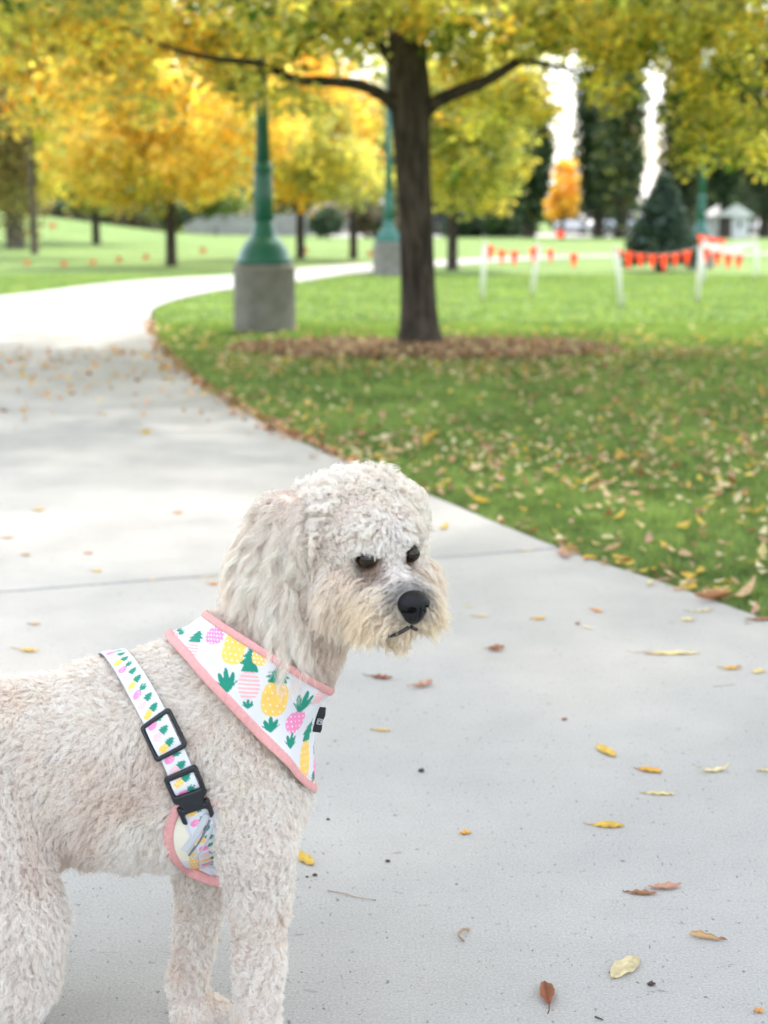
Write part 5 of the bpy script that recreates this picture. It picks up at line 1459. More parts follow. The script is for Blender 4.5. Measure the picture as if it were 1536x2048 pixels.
for _ in range(4): RG = .5 * RG + .25 * (np.roll(RG, 1, 0) + np.roll(RG, -1, 0)); RG[:, 1:-1] = .5 * RG[:, 1:-1] + .25 * (RG[:, 2:] + RG[:, :-2])
mid = RG[:, NA // 2]; SL = np.r_[0, np.cumsum(np.linalg.norm(np.diff(np.vstack([mid, mid[:1]]), axis=0), axis=1))]; SLEN = SL[-1]
RN = np.cross(np.roll(RG, -1, 0) - np.roll(RG, 1, 0), np.gradient(RG, axis=1)); RN /= np.linalg.norm(RN, axis=2)[..., None]
if ((mid[10] - SC) @ RN[10, NA // 2]) < 0: RN = -RN
def strap(s, a, h):
    s = np.asarray(s, float) % SLEN; a = np.clip(np.asarray(a, float), -.0224, .0224); h = np.asarray(h, float)
    k = np.interp(s, SL, np.arange(len(SL))); i = np.floor(k).astype(int); f = (k - i)[..., None]
    j = (a + .0225) / .045 * (NA - 1); j0 = np.clip(np.floor(j).astype(int), 0, NA - 2); g = (j - j0)[..., None]
    def lk(A): 
        n = len(A); return (A[i % n, j0] * (1 - f) + A[(i + 1) % n, j0] * f) * (1 - g) + (A[i % n, j0 + 1] * (1 - f) + A[(i + 1) % n, j0 + 1] * f) * g
    nn = lk(RN); nn /= np.linalg.norm(nn, axis=-1)[..., None]
    return lk(RG) + nn * h[..., None]
smid = strap(np.linspace(0, SLEN * .5, 400), 0, 0); sx, sy = proj(smid)
def s_at(py): return float(np.interp(py, sy[:330], np.linspace(0, SLEN * .5, 400)[:330]))
s_sl0, s_sl1 = s_at(1437), s_at(1505); s_b0, s_b1 = s_at(1542), s_at(1634)
HWID = .0138
ns, na = int(SLEN / .0011), 27
ss = np.linspace(0, SLEN, ns, endpoint=False); aa = np.linspace(-HWID, HWID, na); Sg, Ag = np.meshgrid(ss, aa, indexing='ij')
def hprof(s):
    h = np.full_like(s, .0018)
    for c0, c1, hh in ((s_sl0, s_sl1, .0052), (s_b0, s_b0 + (s_b1 - s_b0) * .42, .0050)):
        m = (c0 + c1) / 2; r_ = (c1 - c0) / 2; t = np.clip(1 - ((s - m) / r_) ** 2, 0, 1); h = h + hh * t ** .6
    return h
Hg = hprof(Sg) + .0003 * np.cos(Ag / HWID * 1.5)
SV = strap(Sg, Ag, Hg).reshape(-1, 3)
scol = np.tile(np.array([.70, .71, .78]), (len(SV), 1)); sF, aF = Sg.ravel(), Ag.ravel()
pitch = .0145; kinds = ['P', 'S', 'Y']
for k in range(int(SLEN / pitch)):
    c = k * pitch + .004; m = np.abs(sF - c) < .013; sub = scol[m]
    ta = -.35; ds, da = (sF[m] - c), aF[m] + .0052
    a_ = ds * math.cos(ta) - da * math.sin(ta); b_2 = ds * math.sin(ta) + da * math.cos(ta)
    kd = kinds[k % 3]; draw(sub, a_, b_2, kd, .0046 if kd != 'Y' else .0042, .0062, .0098, .0056); scol[m] = sub
sidx = np.arange(ns * na).reshape(ns, na); sr = np.roll(sidx, -1, 0)
m_keep = np.ones(ns, bool)
SF = np.stack([sidx[:, :-1].ravel(), sr[:, :-1].ravel(), sr[:, 1:].ravel(), sidx[:, 1:].ravel()], 1)
SVi = strap(Sg, Ag, Hg - .0014).reshape(-1, 3)
M_web = simple('webbing', (.8, .8, .85), .7, attr=True, bump=.0005, scale=1100)
ed = [[int(sidx[i, e]), int(sr[i, e]), int(sr[i, e]) + ns * na, int(sidx[i, e]) + ns * na] for i in range(ns) for e in (0, na - 1)]
strap_o = hmesh('girth_strap', np.vstack([SV, SVi]), np.concatenate([SF, SF[:, ::-1] + ns * na, np.array(ed)]), M_web, colors=np.vstack([scol, scol * .9]))

def plastic(name, sdf2, s0, s1, wid, H, base, parent=harness, res=.0005, rr=.0022):
    """moulded part: sdf2(s,a)->signed distance (inside > 0), bevelled top, in strap coordinates"""
    n1, n2 = int((s1 - s0) / res), int(2 * wid / res)
    s = np.linspace(s0, s1, n1); a = np.linspace(-wid, wid, n2); S_, A_ = np.meshgrid(s, a, indexing='ij')
    d = sdf2(S_, A_); ins = d > 0
    t = np.clip(d / rr, 0, 1); h = base + H * np.sqrt(np.clip(1 - (1 - t) ** 2, 0, 1)) * .999
    T = strap(S_, A_, h).reshape(-1, 3); Bm = strap(S_, A_, np.full_like(S_, base - .001)).reshape(-1, 3)
    id_ = np.arange(n1 * n2).reshape(n1, n2); cell = ins[:-1, :-1] & ins[1:, :-1] & ins[1:, 1:] & ins[:-1, 1:]
    q = np.stack([id_[:-1, :-1], id_[1:, :-1], id_[1:, 1:], id_[:-1, 1:]], -1)[cell]
    n = n1 * n2
    F = [q, q[:, ::-1] + n]
    cp = np.pad(cell, 1)
    for (di, dj, e) in ((-1, 0, (0, 3)), (1, 0, (2, 1)), (0, -1, (1, 0)), (0, 1, (3, 2))):
        b = cell & ~cp[1 + di:cp.shape[0] - 1 + di, 1 + dj:cp.shape[1] - 1 + dj]
        q2 = np.stack([id_[:-1, :-1], id_[1:, :-1], id_[1:, 1:], id_[:-1, 1:]], -1)[b]
        F.append(np.stack([q2[:, e[0]], q2[:, e[1]], q2[:, e[1]] + n, q2[:, e[0]] + n], 1))
    F = np.concatenate(F); used = np.unique(F); mp_ = np.zeros(2 * n, int); mp_[used] = np.arange(len(used))
    return hmesh(name, np.vstack([T, Bm])[used], mp_[F], M_black, parent)
def rbox(S_, A_, cs, ca, hs, ha, r):
    qx = np.abs(S_ - cs) - (hs - r); qy = np.abs(A_ - ca) - (ha - r)
    return -(np.hypot(np.maximum(qx, 0), np.maximum(qy, 0)) + np.minimum(np.maximum(qx, qy), 0) - r)
sm, sh = (s_sl0 + s_sl1) / 2, (s_sl1 - s_sl0) / 2 + .0022
def sd_slider(S_, A_): return np.minimum(rbox(S_, A_, sm, 0, sh, .0195, .005), -rbox(S_, A_, sm, 0, sh - .0062, .0150, .002))
plastic('slider_buckle', sd_slider, sm - sh - .002, sm + sh + .002, .0208, .0042, .0025)
# the crossbar side edges lie over the webbing: two end bars
bl = s_b1 - s_b0; bs = s_b0
def sd_buckle(S_, A_):
    up_ = rbox(S_, A_, bs + bl * .27, 0, bl * .30, .0195, .0045)                       # frame of the male half
    win = -rbox(S_, A_, bs + bl * .245, 0, bl * .155, .0148, .002)
    male = np.minimum(up_, win)
    t = np.clip((S_ - (bs + bl * .42)) / (bl * .28), 0, 1); wn_ = .0190 - .0065 * t
    mid_ = np.minimum(np.minimum(wn_ - np.abs(A_), S_ - (bs + bl * .40)), bs + bl * .80 - S_)
    fem = rbox(S_, A_, bs + bl * .86, 0, bl * .17, .0185, .005)
    femw = -rbox(S_, A_, bs + bl * .99, 0, bl * .18, .0128, .004)
    fem = np.minimum(fem, femw)
    arm = np.maximum(rbox(S_, A_, bs + bl * .72, .0158, bl * .085, .0034, .003), rbox(S_, A_, bs + bl * .72, -.0158, bl * .085, .0034, .003))
    return np.maximum(np.maximum(male, mid_), np.maximum(fem, arm))
plastic('release_buckle', sd_buckle, bs - .006, bs + bl * 1.06, .0208, .0055, .0030)

# --- lower chest panel seen behind the foreleg (mirrored on the far side)
pan = np.array([(350, 1622), (341, 1645), (337, 1668), (339, 1692), (351, 1717), (372, 1738), (398, 1752), (428, 1762), (470, 1762), (478, 1700), (470, 1640), (440, 1606), (400, 1600), (370, 1606)], float)
pc_ = np.array([415, 1680.]); th = np.linspace(0, 2 * np.pi, 160, endpoint=False)
pcl = catmull(np.vstack([pan, pan[:1]]), 16); ang = np.arctan2(pcl[:, 1] - pc_[1], pcl[:, 0] - pc_[0]); order = np.argsort(ang)
rb = np.interp(th, np.r_[ang[order] % (2 * np.pi)][np.argsort(ang[order] % (2 * np.pi))], np.hypot(*(pcl[order] - pc_).T)[np.argsort(ang[order] % (2 * np.pi))], period=2 * np.pi)
nr_ = 60; rho = np.linspace(0, 1, nr_)
PX = pc_[0] + np.cos(th)[:, None] * rb[:, None] * rho; PY = pc_[1] + np.sin(th)[:, None] * rb[:, None] * rho
rr3 = ray(PX.ravel(), PY.ravel()); t = np.full(len(rr3), 1.55)
best = np.full(len(rr3), 9.); bt = t.copy()
for _ in range(90):
    v_ = sdf(CAM + rr3 * t[:, None], ('torso', 'neck')) - .0085; m = v_ < best; best[m] = v_[m]; bt[m] = t[m]
    t = np.minimum(t + np.clip(v_, -.004, .02) * .7, 2.05)
PV = CAM + rr3 * bt[:, None]
PVg = PV.reshape(160, nr_, 3)
for _ in range(3): PVg[:, 1:-1] = .5 * PVg[:, 1:-1] + .125 * (PVg[:, 2:] + PVg[:, :-2] + np.roll(PVg, 1, 0)[:, 1:-1] + np.roll(PVg, -1, 0)[:, 1:-1])
PV = PVg.reshape(-1, 3)
ppx, ppy = proj(PV); pcx = np.tile(WHITE * .98, (len(PV), 1))
dl = (ppx - 372) + (ppy - 1660) * -.55            # left crescent: cream lining
pcx[(dl < 0) & (ppy < 1722)] = [.82, .77, .64]
def pst(cx, cy, kind, hw, hh, ch, cw, tilt):
    k = int(np.argmin(np.hypot(ppx - cx, ppy - cy))); c = PV[k]; n_ = -(c - CAM) / np.linalg.norm(c - CAM); a = R(tilt)
    stamp(PV, pcx, c, UP * math.cos(a) + RT * math.sin(a), n_, (kind, hw * S, hh * S, ch * S, cw * S, True), .05)
pst(396, 1722, 'Y', 17, 17, 26, 15, 50); pst(418, 1668, 'C', 12, 12, 26, 14, 10); pst(441, 1700, 'P', 14, 14, 22, 14, 0)
pi_ = np.arange(160 * nr_).reshape(160, nr_); pr_ = np.roll(pi_, -1, 0)
PF = np.stack([pi_[:, :-1].ravel(), pi_[:, 1:].ravel(), pr_[:, 1:].ravel(), pr_[:, :-1].ravel()], 1)
rim = PVg[:, -1].copy()
for _ in range(14): rim = .5 * rim + .25 * (np.roll(rim, 1, 0) + np.roll(rim, -1, 0))
rn = -(rim - CAM); rn /= np.linalg.norm(rn, axis=1)[:, None]; rn = .8 * rn + .2 * grad(sdf_trunk, rim)
for _ in range(10): rn = .5 * rn + .25 * (np.roll(rn, 1, 0) + np.roll(rn, -1, 0))
rn /= np.linalg.norm(rn, axis=1)[:, None]
RV, RF = ribbon_tube(rim - rn * .0005, rn, .0062, .0034)
mir = lambda q: np.c_[q[:, 0], 2 * 1.86 - q[:, 1], q[:, 2]]
def flip(F): return F[:, ::-1] if isinstance(F, np.ndarray) else [f[::-1] for f in F]
for m in (0, 1):
    pv_ = mir(PV) if m else PV; rv_ = mir(RV) if m else RV
    pa = hmesh('chest_panel', pv_, flip(PF) if m else PF, M_vest, colors=pcx)
    mesh('binding', rv_ - DO, flip(RF) if m else RF, M_bind, pa)
# grey elastic straps crossing the panel
M_el = simple('grey_elastic', (.52, .54, .58), .6, bump=.0004, scale=600); M_el2 = simple('grey_piping', (.20, .21, .25), .6)
def band(a, b, wpx, mat, name, up_):
    n = 16; t = np.linspace(0, 1, n); q = np.array(a)[None] * (1 - t[:, None]) + np.array(b)[None] * t[:, None]
    q[:, 0] += 4 * np.sin(t * np.pi)
    c = []
    e_ = [PV[int(np.argmin(np.hypot(ppx - x, ppy - y)))] for x, y in (a, q[n // 2], b)]
    c = resample(catmull(np.array(e_), 10), n)
    nr = -(c - CAM); nr /= np.linalg.norm(nr, axis=1)[:, None]; V, F = ribbon_tube(c + nr * up_, nr, wpx * S / 2, .0013, closed=False)
    hmesh(name, V, F, mat)
band((368, 1702), (412, 1628), 15, M_el, 'elastic_band', .0035); band((378, 1712), (419, 1640), 5, M_el2, 'elastic_band', .0030); band((388, 1716), (425, 1648), 9, M_el, 'elastic_band', .0025)

# ------------------------------------------------------------------ fur
M_fur, nt, N, L = new_mat('dog_fur')
out = N.new('ShaderNodeOutputMaterial'); a_ = N.new('ShaderNodeAttribute'); a_.attribute_name = 'Col'
df = N.new('ShaderNodeBsdfDiffuse'); tr_ = N.new('ShaderNodeBsdfTranslucent'); gl = N.new('ShaderNodeBsdfHair'); gl.component = 'Reflection'
gl.inputs['RoughnessU'].default_value = .35; gl.inputs['RoughnessV'].default_value = .6; gl.inputs['Color'].default_value = (.9, .88, .85, 1)
hi_ = N.new('ShaderNodeHairInfo'); rm_ = N.new('ShaderNodeMapRange'); rm_.inputs['From Max'].default_value = .55; L.new(hi_.outputs['Intercept'], rm_.inputs[0])
un_ = N.new('ShaderNodeVectorMath'); un_.operation = 'MULTIPLY'; un_.inputs[1].default_value = (.92, .86, .83); L.new(a_.outputs['Color'], un_.inputs[0])
mc_ = N.new('ShaderNodeMix'); mc_.data_type = 'RGBA'; L.new(rm_.outputs[0], mc_.inputs[0]); L.new(un_.outputs[0], mc_.inputs[6]); L.new(a_.outputs['Color'], mc_.inputs[7])
L.new(mc_.outputs[2], df.inputs[0]); L.new(mc_.outputs[2], tr_.inputs[0])
m1 = N.new('ShaderNodeMixShader'); m1.inputs[0].default_value = .45; L.new(df.outputs[0], m1.inputs[1]); L.new(tr_.outputs[0], m1.inputs[2])
m2 = N.new('ShaderNodeMixShader'); m2.inputs[0].default_value = .06; L.new(m1.outputs[0], m2.inputs[1]); L.new(gl.outputs[0], m2.inputs[2]); L.new(m2.outputs[0], out.inputs[0])

# what covers the coat
cov_v = []; cov_f = []; o_ = 0
for ob in (vest_o, strap_o):
    me = ob.data; v = np.empty(len(me.vertices) * 3); me.vertices.foreach_get('co', v); v = v.reshape(-1, 3) + DO
    step = 1
    cov_v.append(v); cov_f += [[i + o_ for i in p.vertices] for p in me.polygons][::1]; o_ += len(v)
cov_v.append(PV); cov_f += [[int(i) + o_ for i in f] for f in PF]; o_ += len(PV)
cov_v.append(mir(PV)); cov_f += [[int(i) + o_ for i in f] for f in PF]
cv_ = np.concatenate(cov_v)
cover = BVHTree.FromPolygons(cv_.tolist(), cov_f)

def sample(V, F, n, r, dens=None):
    T = np.concatenate([F[:, [0, 1, 2]], F[:, [0, 2, 3]]]); a, b, c = V[T[:, 0]], V[T[:, 1]], V[T[:, 2]]
    ar = np.linalg.norm(np.cross(b - a, c - a), axis=1)
    if dens is not None: ar = ar * dens((a + b + c) / 3)
    k = r.choice(len(T), n, p=ar / ar.sum()); u, v = r.random((2, n)); m = u + v > 1; u[m], v[m] = 1 - u[m], 1 - v[m]
    return a[k] + (b - a)[k] * u[:, None] + (c - a)[k] * v[:, None]

def nearest(p, q):
    """index of the nearest clump centre q for each p (kd tree)"""
    from mathutils.kdtree import KDTree
    kd = KDTree(len(q))
    for i, x in enumerate(q): kd.insert(x, i)
    kd.balance()
    return np.array([kd.find(x)[1] for x in p])

def nz(v): return v / (np.linalg.norm(v, axis=-1)[..., None] + 1e-9)

def groom(name, roots, nrm, flow, length, lift, colr, r, per=22, clump_r=.006, curl_a=.003, curl_f=1.5, npts=8, rad=.00027, clump=.6, grav=.0, jitter=.25, var=.44, cvar=.05, parent=dog, mat=None, shorten=True):
    """roots (n,3); flow (n,3) tangent direction; arrays length, lift (0 flat .. 1 upright)"""
    n = len(roots); length = np.broadcast_to(length, (n,)).copy(); lift = np.broadcast_to(lift, (n,))
    curl_a = np.broadcast_to(curl_a, (n,)); curl_f = np.broadcast_to(curl_f, (n,)); grav = np.broadcast_to(grav, (n,)); clump = np.broadcast_to(clump, (n,))
    # clumps
    nc_ = max(8, int(n / per)); ci = r.choice(n, nc_, replace=False); own = nearest(roots, roots[ci]); g = ci[own]
    rc = r.standard_normal((nc_, 3)); ph = r.random(nc_) * 6.28; cfr = .7 + .6 * r.random(nc_); clen = 1 - var / 2 + var * r.random(nc_)
    d0 = nz(flow * (1 - lift)[:, None] + nrm * lift[:, None])
    dj = nz(d0 + rc[own] * jitter + r.standard_normal((n, 3)) * jitter * .35)
    dj = nz(dj + nrm * np.clip(.06 - (dj * nrm).sum(1), 0, 1)[:, None])
    L_ = length * clen[own] * (.85 + .3 * r.random(n))
    if shorten:
        for i in range(n):
            h = cover.ray_cast(Vector(roots[i] - nrm[i] * .004), Vector(nrm[i]), .030)
            if h[0] is not None: L_[i] = min(L_[i], max(.0015, (h[3] - .004) * .45))
            else:
                h = cover.ray_cast(Vector(roots[i]), Vector(dj[i]), float(L_[i]))
                if h[0] is not None: L_[i] = max(.002, min(L_[i], h[3] * 1.0))
    s = np.linspace(0, 1, npts)[None, :, None]
    bend = np.array([0, 0, -1.0])[None] * grav[:, None] + flow * .35
    path = roots[:, None] + L_[:, None, None] * (dj[:, None] * s * (1 - .25 * s) + bend[:, None] * (s ** 2) * .6)
    # curls coherent inside a clump
    b1 = nz(np.cross(dj, nrm + 1e-3)); b2 = np.cross(dj, b1)
    w_ = (2 * np.pi * curl_f * cfr[own])[:, None] * s[..., 0] + ph[own][:, None] + .35 * r.standard_normal(n)[:, None]
    amp = (curl_a * np.minimum(1, L_ / .012))[:, None] * np.minimum(1, s[..., 0] * 2.2)
    path = path + b1[:, None] * (np.cos(w_) - np.cos(w_[:, :1]))[..., None] * amp[..., None] + b2[:, None] * (np.sin(w_) - np.sin(w_[:, :1]))[..., None] * amp[..., None] * .8
    # gather to the clump's own strand
    k = (clump[:, None] * (s[..., 0] ** 1.1))[..., None]
    same = (np.linalg.norm(roots - roots[g], axis=1) < clump_r * 3)[:, None, None]
    sc = (L_ / np.maximum(L_[g], 1e-4))[:, None, None]
    tgt = roots[g][:, None] + (path[g] - roots[g][:, None]) * np.minimum(sc, 1.4) + (roots - roots[g])[:, None] * .25
    path = np.where(same, path * (1 - k) + tgt * k, path)
    cu = bpy.data.hair_curves.new(name); cu.add_curves([npts] * n)
    cu.attributes['position'].data.foreach_set('vector', (path - DO).astype(np.float32).ravel())
    ra = cu.attributes.get('radius') or cu.attributes.new('radius', 'FLOAT', 'POINT')
    rv = rad * (1 - .75 * np.linspace(0, 1, npts) ** 1.5)[None] * (.8 + .4 * r.random(n))[:, None]
    ra.data.foreach_set('value', rv.astype(np.float32).ravel())
    ca = cu.attributes.new('Col', 'FLOAT_COLOR', 'CURVE'); cc = np.ones((n, 4), np.float32); cv2 = colr * (1 + .06 * r.standard_normal((n, 1)) + cvar * r.standard_normal((nc_, 1))[own])
    cc[:, :3] = np.clip(cv2, .01, .96); ca.data.foreach_set('color', cc.ravel())
    cu.materials.append(mat or M_fur)
    o = bpy.data.objects.new(name, cu); link(o, parent)
    return o

rf = np.random.default_rng(11)
if 'nofur' not in DBG:
    def dens(c):
        d = sd_group(c, head, .008)
        vis = np.where(c[:, 1] > 1.95, .35, 1.0) * np.where(proj(c)[0] < -60, .25, 1.0)
        return vis * np.where(d < .012, 1.9, 1.0)
    NB = 150000 if 'lofur' in DBG else 400000
    p = sample(BV, BF, NB, rf, dens); nrm = grad(sdf, p)
    p = p - nrm * (sdf(p))[:, None]
    for e in EYE: 
        m = np.linalg.norm(p - e, axis=1) > .0118; p, nrm = p[m], nrm[m]
    q = np.linalg.norm((p - nc) @ HAX * [1, .9, 1], axis=1) > .0195; p, nrm = p[q], nrm[q]
    q = p[:, 2] > .004; p, nrm = p[q], nrm[q]
    n = len(p)
    ds = {g: sd_group(p, GR[g], .01) for g in GR}
    W = {g: np.exp(-np.maximum(ds[g], 0) / .008) for g in GR}; tot = sum(W.values()); W = {g: W[g] / tot for g in W}
    h = tohead(p); f, r_, u = h.T
    sg = np.sign(r_) * np.clip(np.abs(r_) / .012, .15, 1)
    dn = np.array([0, 0, -1.0])
    flow_h = np.zeros((n, 3)); len_h = np.full(n, .020); lift_h = np.full(n, .55); curl_h = np.full(n, .0030); gr_h = np.full(n, .1)
    muz = np.clip((f - .048) / .02, 0, 1)
    bk = np.clip((f - .01) / .03, 0, 1)[:, None]
    flow_top = nz(HF * (.45 - 1.1 * bk) + HR * (sg * .5)[:, None] + HU * (-.25 + .75 * bk))
    flow_chk = nz(dn * 1.0 + HF * .15 + HR * (sg * .15)[:, None])
    flow_muz = nz(HR * (sg * .85)[:, None] - HU * .75 + HF * (.15) + 0 * p)
    topw = np.clip((u + .005) / .02, 0, 1)[:, None]; mz = muz[:, None] * (1 - .0 * topw)
    flow_h = nz((flow_top * topw + flow_chk * (1 - topw)) * (1 - mz) + flow_muz * mz)
    len_h = .019 * topw[:, 0] + .025 * (1 - topw[:, 0]); len_h = len_h * (1 - muz) + .024 * muz
    lift_h = .62 * topw[:, 0] + .26 * (1 - topw[:, 0]); lift_h = lift_h * (1 - muz) + .36 * muz
    curl_h = .0034 * topw[:, 0] + .0024 * (1 - topw[:, 0]); curl_h = curl_h * (1 - muz) + .0020 * muz
    gr_h = .05 * topw[:, 0] + .35 * (1 - topw[:, 0]); gr_h = gr_h * (1 - muz) + .45 * muz
    frc = np.clip((f - .015) / .03, 0, 1) * (1 - muz) * topw[:, 0]; len_h = len_h * (1 - .50 * np.clip(f / .025, 0, 1) * topw[:, 0] * (1 - muz)); lift_h = np.where((topw[:, 0] > .5) & (f > 0), .72, lift_h)
    # bridge of the nose, around the nose, eyes
    brg = np.exp(-(r_ / .013) ** 2) * np.clip((u + .035) / .02, 0, 1) * np.clip((f - .045) / .015, 0, 1)
    len_h = len_h * (1 - .72 * brg)
    nd = np.linalg.norm(p - nc, axis=1); len_h *= np.clip((nd - .010) / .022, .25, 1)
    lift_h = lift_h * np.clip((nd - .005) / .02, .3, 1)
    und = np.clip((-.058 - u) / .015, 0, 1) * muz; flow_h = nz(flow_h * (1 - und)[:, None] + nz(dn + HF * .35)[None] * und[:, None]); len_h = len_h * (1 - und) + .019 * und
    # mouth line kept open
    for s in (1, -1):
        lp_ = np.array([hd(*(tohead(x) * [1, s, 1])) for x in lipc[:4]]); lp_ = catmull(lp_, 6)
        dm = np.min(np.linalg.norm(p[:, None] - lp_[None], axis=2) if n < 1000 else np.stack([np.linalg.norm(p - x, axis=1) for x in lp_]).T, axis=1)
        len_h *= np.clip((dm - .002) / .012, .18, 1)
        above = ((p - hd(.10, 0, -.054)) @ HU > 0) & (dm < .018) & (f > .085); len_h[above] = np.minimum(len_h[above], .010)
    for k, e in enumerate(EYE):
        qe = (p - e) @ HAX; de = np.linalg.norm(qe * [.6, 1, 1], axis=1); cl = np.clip((de - .014) / .016, 0, 1)
        len_h = len_h * (.07 + .93 * cl)
        brow = (qe[:, 2] > .0075) & (de < .030); 
        bl_ = .0100 if k == 0 else .0038
        len_h[brow] = np.maximum(len_h[brow], bl_); flow_h[brow] = nz(HF * .55 + HU * (-.35 if k == 0 else .2) + HR * (.8 if k == 0 else -.7))
        lift_h[brow] = .34
        inn = (de < .016) & ~brow; flow_h[inn] = nz(qe[inn] * [0, 1, 1] @ HAX.T + 1e-6); lift_h[inn] = .1
    fl = dict(torso=nz(np.array([-.75, -.05, -.55])), neck=nz(np.array([-.45, -.1, -.85])), near=nz(np.array([.1, -.05, -1.0])), far=nz(np.array([.1, -.05, -1.0])), hindn=nz(np.array([-.1, 0, -1.0])), hindf=nz(np.array([-.1, 0, -1.])), tail=nz(np.array([-.6, 0, -.8])))
    LN = dict(torso=.0140, neck=.0125, near=.0135, far=.0125, hindn=.018, hindf=.02, tail=.03); LF = dict(torso=.62, neck=.55, near=.50, far=.50, hindn=.55, hindf=.5, tail=.4)
    flow = flow_h * W['head'][:, None]; ln = len_h * W['head']; lf = lift_h * W['head']; cl_ = curl_h * W['head']; gv = gr_h * W['head']
    for g in fl:
        flow = flow + fl[g] * W[g][:, None]; ln = ln + LN[g] * W[g]; lf = lf + LF[g] * W[g]; cl_ = cl_ + (.0013 if g in ('torso', 'neck') else .0024) * W[g]; gv = gv + .1 * W[g]
    # local swirls in the short coat, longer on the chest front and low flank
    body_w = 1 - W['head']
    sw = np.stack([vnoise(p * 18, 61), vnoise(p * 18, 62), vnoise(p * 18, 63)], 1) * .75 + np.stack([vnoise(p * 45, 64), vnoise(p * 45, 65), vnoise(p * 45, 66)], 1) * .45
    flow = flow + sw * (body_w * 1.0 + .35 * W['head'] * (1 - muz))[:, None]
    flow = nz(flow - nrm * (flow * nrm).sum(1)[:, None])
    ln *= 1 + .28 * vnoise(p * 30, 67) * body_w
    low = np.clip((.42 - p[:, 2]) / .12, 0, 1) * W['torso']; ln *= 1 + .45 * low
    ln[p[:, 2] < .05] *= .7
    colr = fur_color(p)
    cs_ = sdf_trunk(p)
    legs_w = W['near'] + W['far'] + W['hindn'] + W['hindf']
    smooth_ = (W['torso'] + W['neck'] + .6 * legs_w) > .55
    for mk, jt, pr_, vr_ in ((smooth_, .20, 9, .35), (~smooth_, .30, 16, .44)):
        groom('fur', p[mk], nrm[mk], flow[mk], ln[mk], lf[mk], colr[mk], rf, clump_r=.006, curl_a=cl_[mk], curl_f=1.35, npts=8, rad=.00026, clump=(.10 + .35 * (W['head'] * muz) + .22 * legs_w + .25 * W['head'])[mk], grav=gv[mk], jitter=jt, per=pr_, var=vr_)
    # beard: longer loose locks on the muzzle sides
    def zone(n, cond, seed):
        r = np.random.default_rng(seed); q = sample(BV, BF, n, r, lambda c: (cond(*tohead(c).T) & (sd_group(c, head, .008) < .01)).astype(float) + 1e-9)
        g_ = grad(sdf, q); return q - g_ * sdf(q)[:, None], g_, r
    q, g_, r = zone(12000, lambda f, r, u: (f > .040) & (f < .112) & (u < -.012) & (u > -.062) & (np.abs(r) > .010), 71)
    hq = tohead(q); sq = np.sign(hq[:, 1])
    fl_ = nz(HR * (sq * .9)[:, None] - HU * .8 + HF * .25 + .25 * np.stack([vnoise(q * 40, 72), vnoise(q * 40, 73), vnoise(q * 40, 74)], 1))
    lnq = .029 * np.clip((np.linalg.norm(q - nc, axis=1) - .018) / .03, .25, 1)
    for s in (1, -1):
        lp_ = catmull(np.array([hd(*(tohead(x) * [1, s, 1])) for x in lipc[:4]]), 4); dm = np.min(np.stack([np.linalg.norm(q - x, axis=1) for x in lp_]), axis=0); lnq *= np.clip((dm - .002) / .014, .2, 1)
    kp = lnq > .012
    groom('beard', q[kp], g_[kp], fl_[kp], lnq[kp], .34, fur_color(q[kp]) * [1.0, .98, .94], r, curl_a=.0026, curl_f=1.1, npts=12, rad=.00028, clump=.55, grav=.7, jitter=.36, shorten=False, per=14)
    # ears: long wavy locks
    for k, (EV, EF, fe) in enumerate(EARS):
        r = np.random.default_rng(80 + k); s = 1 if k == 0 else -1
        q = sample(EV, EF, 56000 if k == 0 else 14000, r); g_ = grad(fe, q); hq = tohead(q)
        outw = (HR * s)
        zt = np.clip((hq[:, 2] + .10) / .15, 0, 1)
        fl_ = nz(dn + outw * .06 + HF * (.34 - .70 * zt)[:, None] + .25 * np.stack([vnoise(q * 25, 82), vnoise(q * 25, 83), vnoise(q * 25, 84)], 1))
        fl_ = nz(fl_ - g_ * (fl_ * g_).sum(1)[:, None] * .6)
        ce_ = np.tile(np.array([.94, .865, .80]), (len(q), 1)) * (1 + .06 * vnoise(q * 35, 85)[:, None])
        edge_ = np.clip((-hq[:, 0] - .04) / .04, 0, 1)[:, None]; ce_ = ce_ * (1 - .5 * edge_) + np.array([.82, .70, .54]) * .5 * edge_
        groom('ear_fur', q, g_, fl_, (.052 + .010 * (1 - zt)) * (1 if k == 0 else .36), .16, ce_, r, per=34, clump_r=.010, curl_a=.0036, curl_f=2.7, npts=22, rad=.00025, clump=.62, grav=.5, jitter=.17, shorten=False, var=.26, cvar=.075)
    # crown of the head down over the ear base and brow
    q, g_, r = zone(26000, lambda f, r, u: (u > .012) & (f < .018), 90)
    tl_ = .026 * np.min([np.clip((np.linalg.norm(q - e, axis=1) - .016) / .034, .12, 1) for e in EYE], axis=0)
    hq = tohead(q); sq = np.sign(hq[:, 1]) * np.clip(np.abs(hq[:, 1]) / .03, 0, 1)
    fl_ = nz(HR * (sq * .6)[:, None] + HF * (np.clip(hq[:, 0], -.06, .06) * 9)[:, None] - HU * .3 + .8 * np.stack([vnoise(q * 35, 92), vnoise(q * 35, 93), vnoise(q * 35, 94)], 1))
    groom('topknot', q, g_, fl_, tl_, .60, fur_color(q), r, curl_a=.0042, curl_f=1.8, npts=10, rad=.00030, clump=.75, grav=.08, jitter=.35, shorten=False)
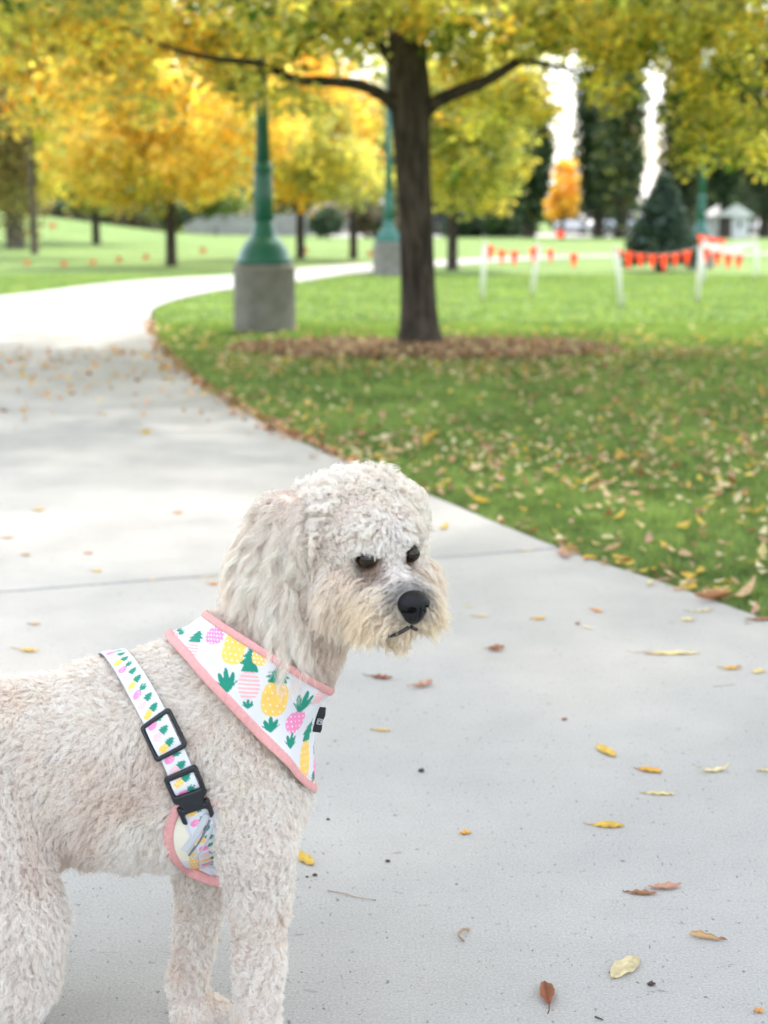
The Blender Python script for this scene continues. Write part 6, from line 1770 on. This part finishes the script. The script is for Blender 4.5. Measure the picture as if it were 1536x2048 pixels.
# ------------------------------------------------------------------ light, sky, camera, render
SUN_EL, SUN_AZ = R(52), R(16)          # sun ahead of the camera, a little to the right
sd = Vector((math.sin(SUN_AZ) * math.cos(SUN_EL), math.cos(SUN_AZ) * math.cos(SUN_EL), math.sin(SUN_EL)))
sl = bpy.data.lights.new('sun', 'SUN'); sl.energy = 2.5; sl.angle = R(2.5); sl.color = (1, .93, .82)
so = bpy.data.objects.new('sun', sl); col.objects.link(so)
so.rotation_euler = sd.to_track_quat('Z', 'Y').to_euler()
so.location = (0, 0, 20)
w = bpy.data.worlds.new('World'); scene.world = w; w.use_nodes = True
wn = w.node_tree.nodes; wl = w.node_tree.links
bg = wn.get('Background') or wn.new('ShaderNodeBackground')
sky = wn.new('ShaderNodeTexSky'); sky.sky_type = 'NISHITA'; sky.sun_disc = False
sky.sun_elevation = SUN_EL; sky.sun_rotation = SUN_AZ
sky.air_density = 1.2; sky.dust_density = 3.0; sky.ozone_density = 1.5
# thin bright autumn cloud over the blue
tc = wn.new('ShaderNodeTexCoord'); nz = wn.new('ShaderNodeTexNoise'); nz.inputs['Scale'].default_value = 3.0; nz.inputs['Detail'].default_value = 7
mp = wn.new('ShaderNodeMapping'); mp.inputs['Scale'].default_value = (1, 1, 2.5)
wl.new(tc.outputs['Generated'], mp.inputs[0]); wl.new(mp.outputs[0], nz.inputs['Vector'])
cr = wn.new('ShaderNodeMapRange'); cr.inputs['From Min'].default_value = .42; cr.inputs['From Max'].default_value = .62
wl.new(nz.outputs['Fac'], cr.inputs[0])
cm = wn.new('ShaderNodeMix'); cm.data_type = 'RGBA'
cm.inputs[7].default_value = (10.5, 10.8, 11.3, 1)
wl.new(cr.outputs[0], cm.inputs[0]); wl.new(sky.outputs[0], cm.inputs[6]); wl.new(cm.outputs[2], bg.inputs['Color'])
bg.inputs['Strength'].default_value = .15
if not any(l.to_node.type == 'OUTPUT_WORLD' for l in wl):
    wo = wn.get('World Output') or wn.new('ShaderNodeOutputWorld'); wl.new(bg.outputs[0], wo.inputs[0])

cd = bpy.data.cameras.new('camera'); cam = bpy.data.objects.new('camera', cd); col.objects.link(cam)
cam.location = CAM; cam.rotation_euler = (math.pi / 2 - PITCH, 0, 0)
cd.sensor_fit = 'VERTICAL'; cd.sensor_height = 36; cd.sensor_width = 27; cd.lens = FPX / 2048 * 36
cd.clip_start = .05; cd.clip_end = 3000
cd.dof.use_dof = True; cd.dof.focus_distance = 2.04; cd.dof.aperture_fstop = 5.0
scene.camera = cam
scene.view_settings.view_transform = 'Standard'; scene.view_settings.look = 'None'
scene.view_settings.exposure = EXPOSURE; scene.view_settings.gamma = 1
scene.render.engine = 'CYCLES'
scene.cycles.use_denoising = True
scene.cycles.max_bounces = 10; scene.cycles.diffuse_bounces = 8; scene.cycles.transmission_bounces = 8; scene.cycles.transparent_max_bounces = 8
scene.cycles.sample_clamp_indirect = 6
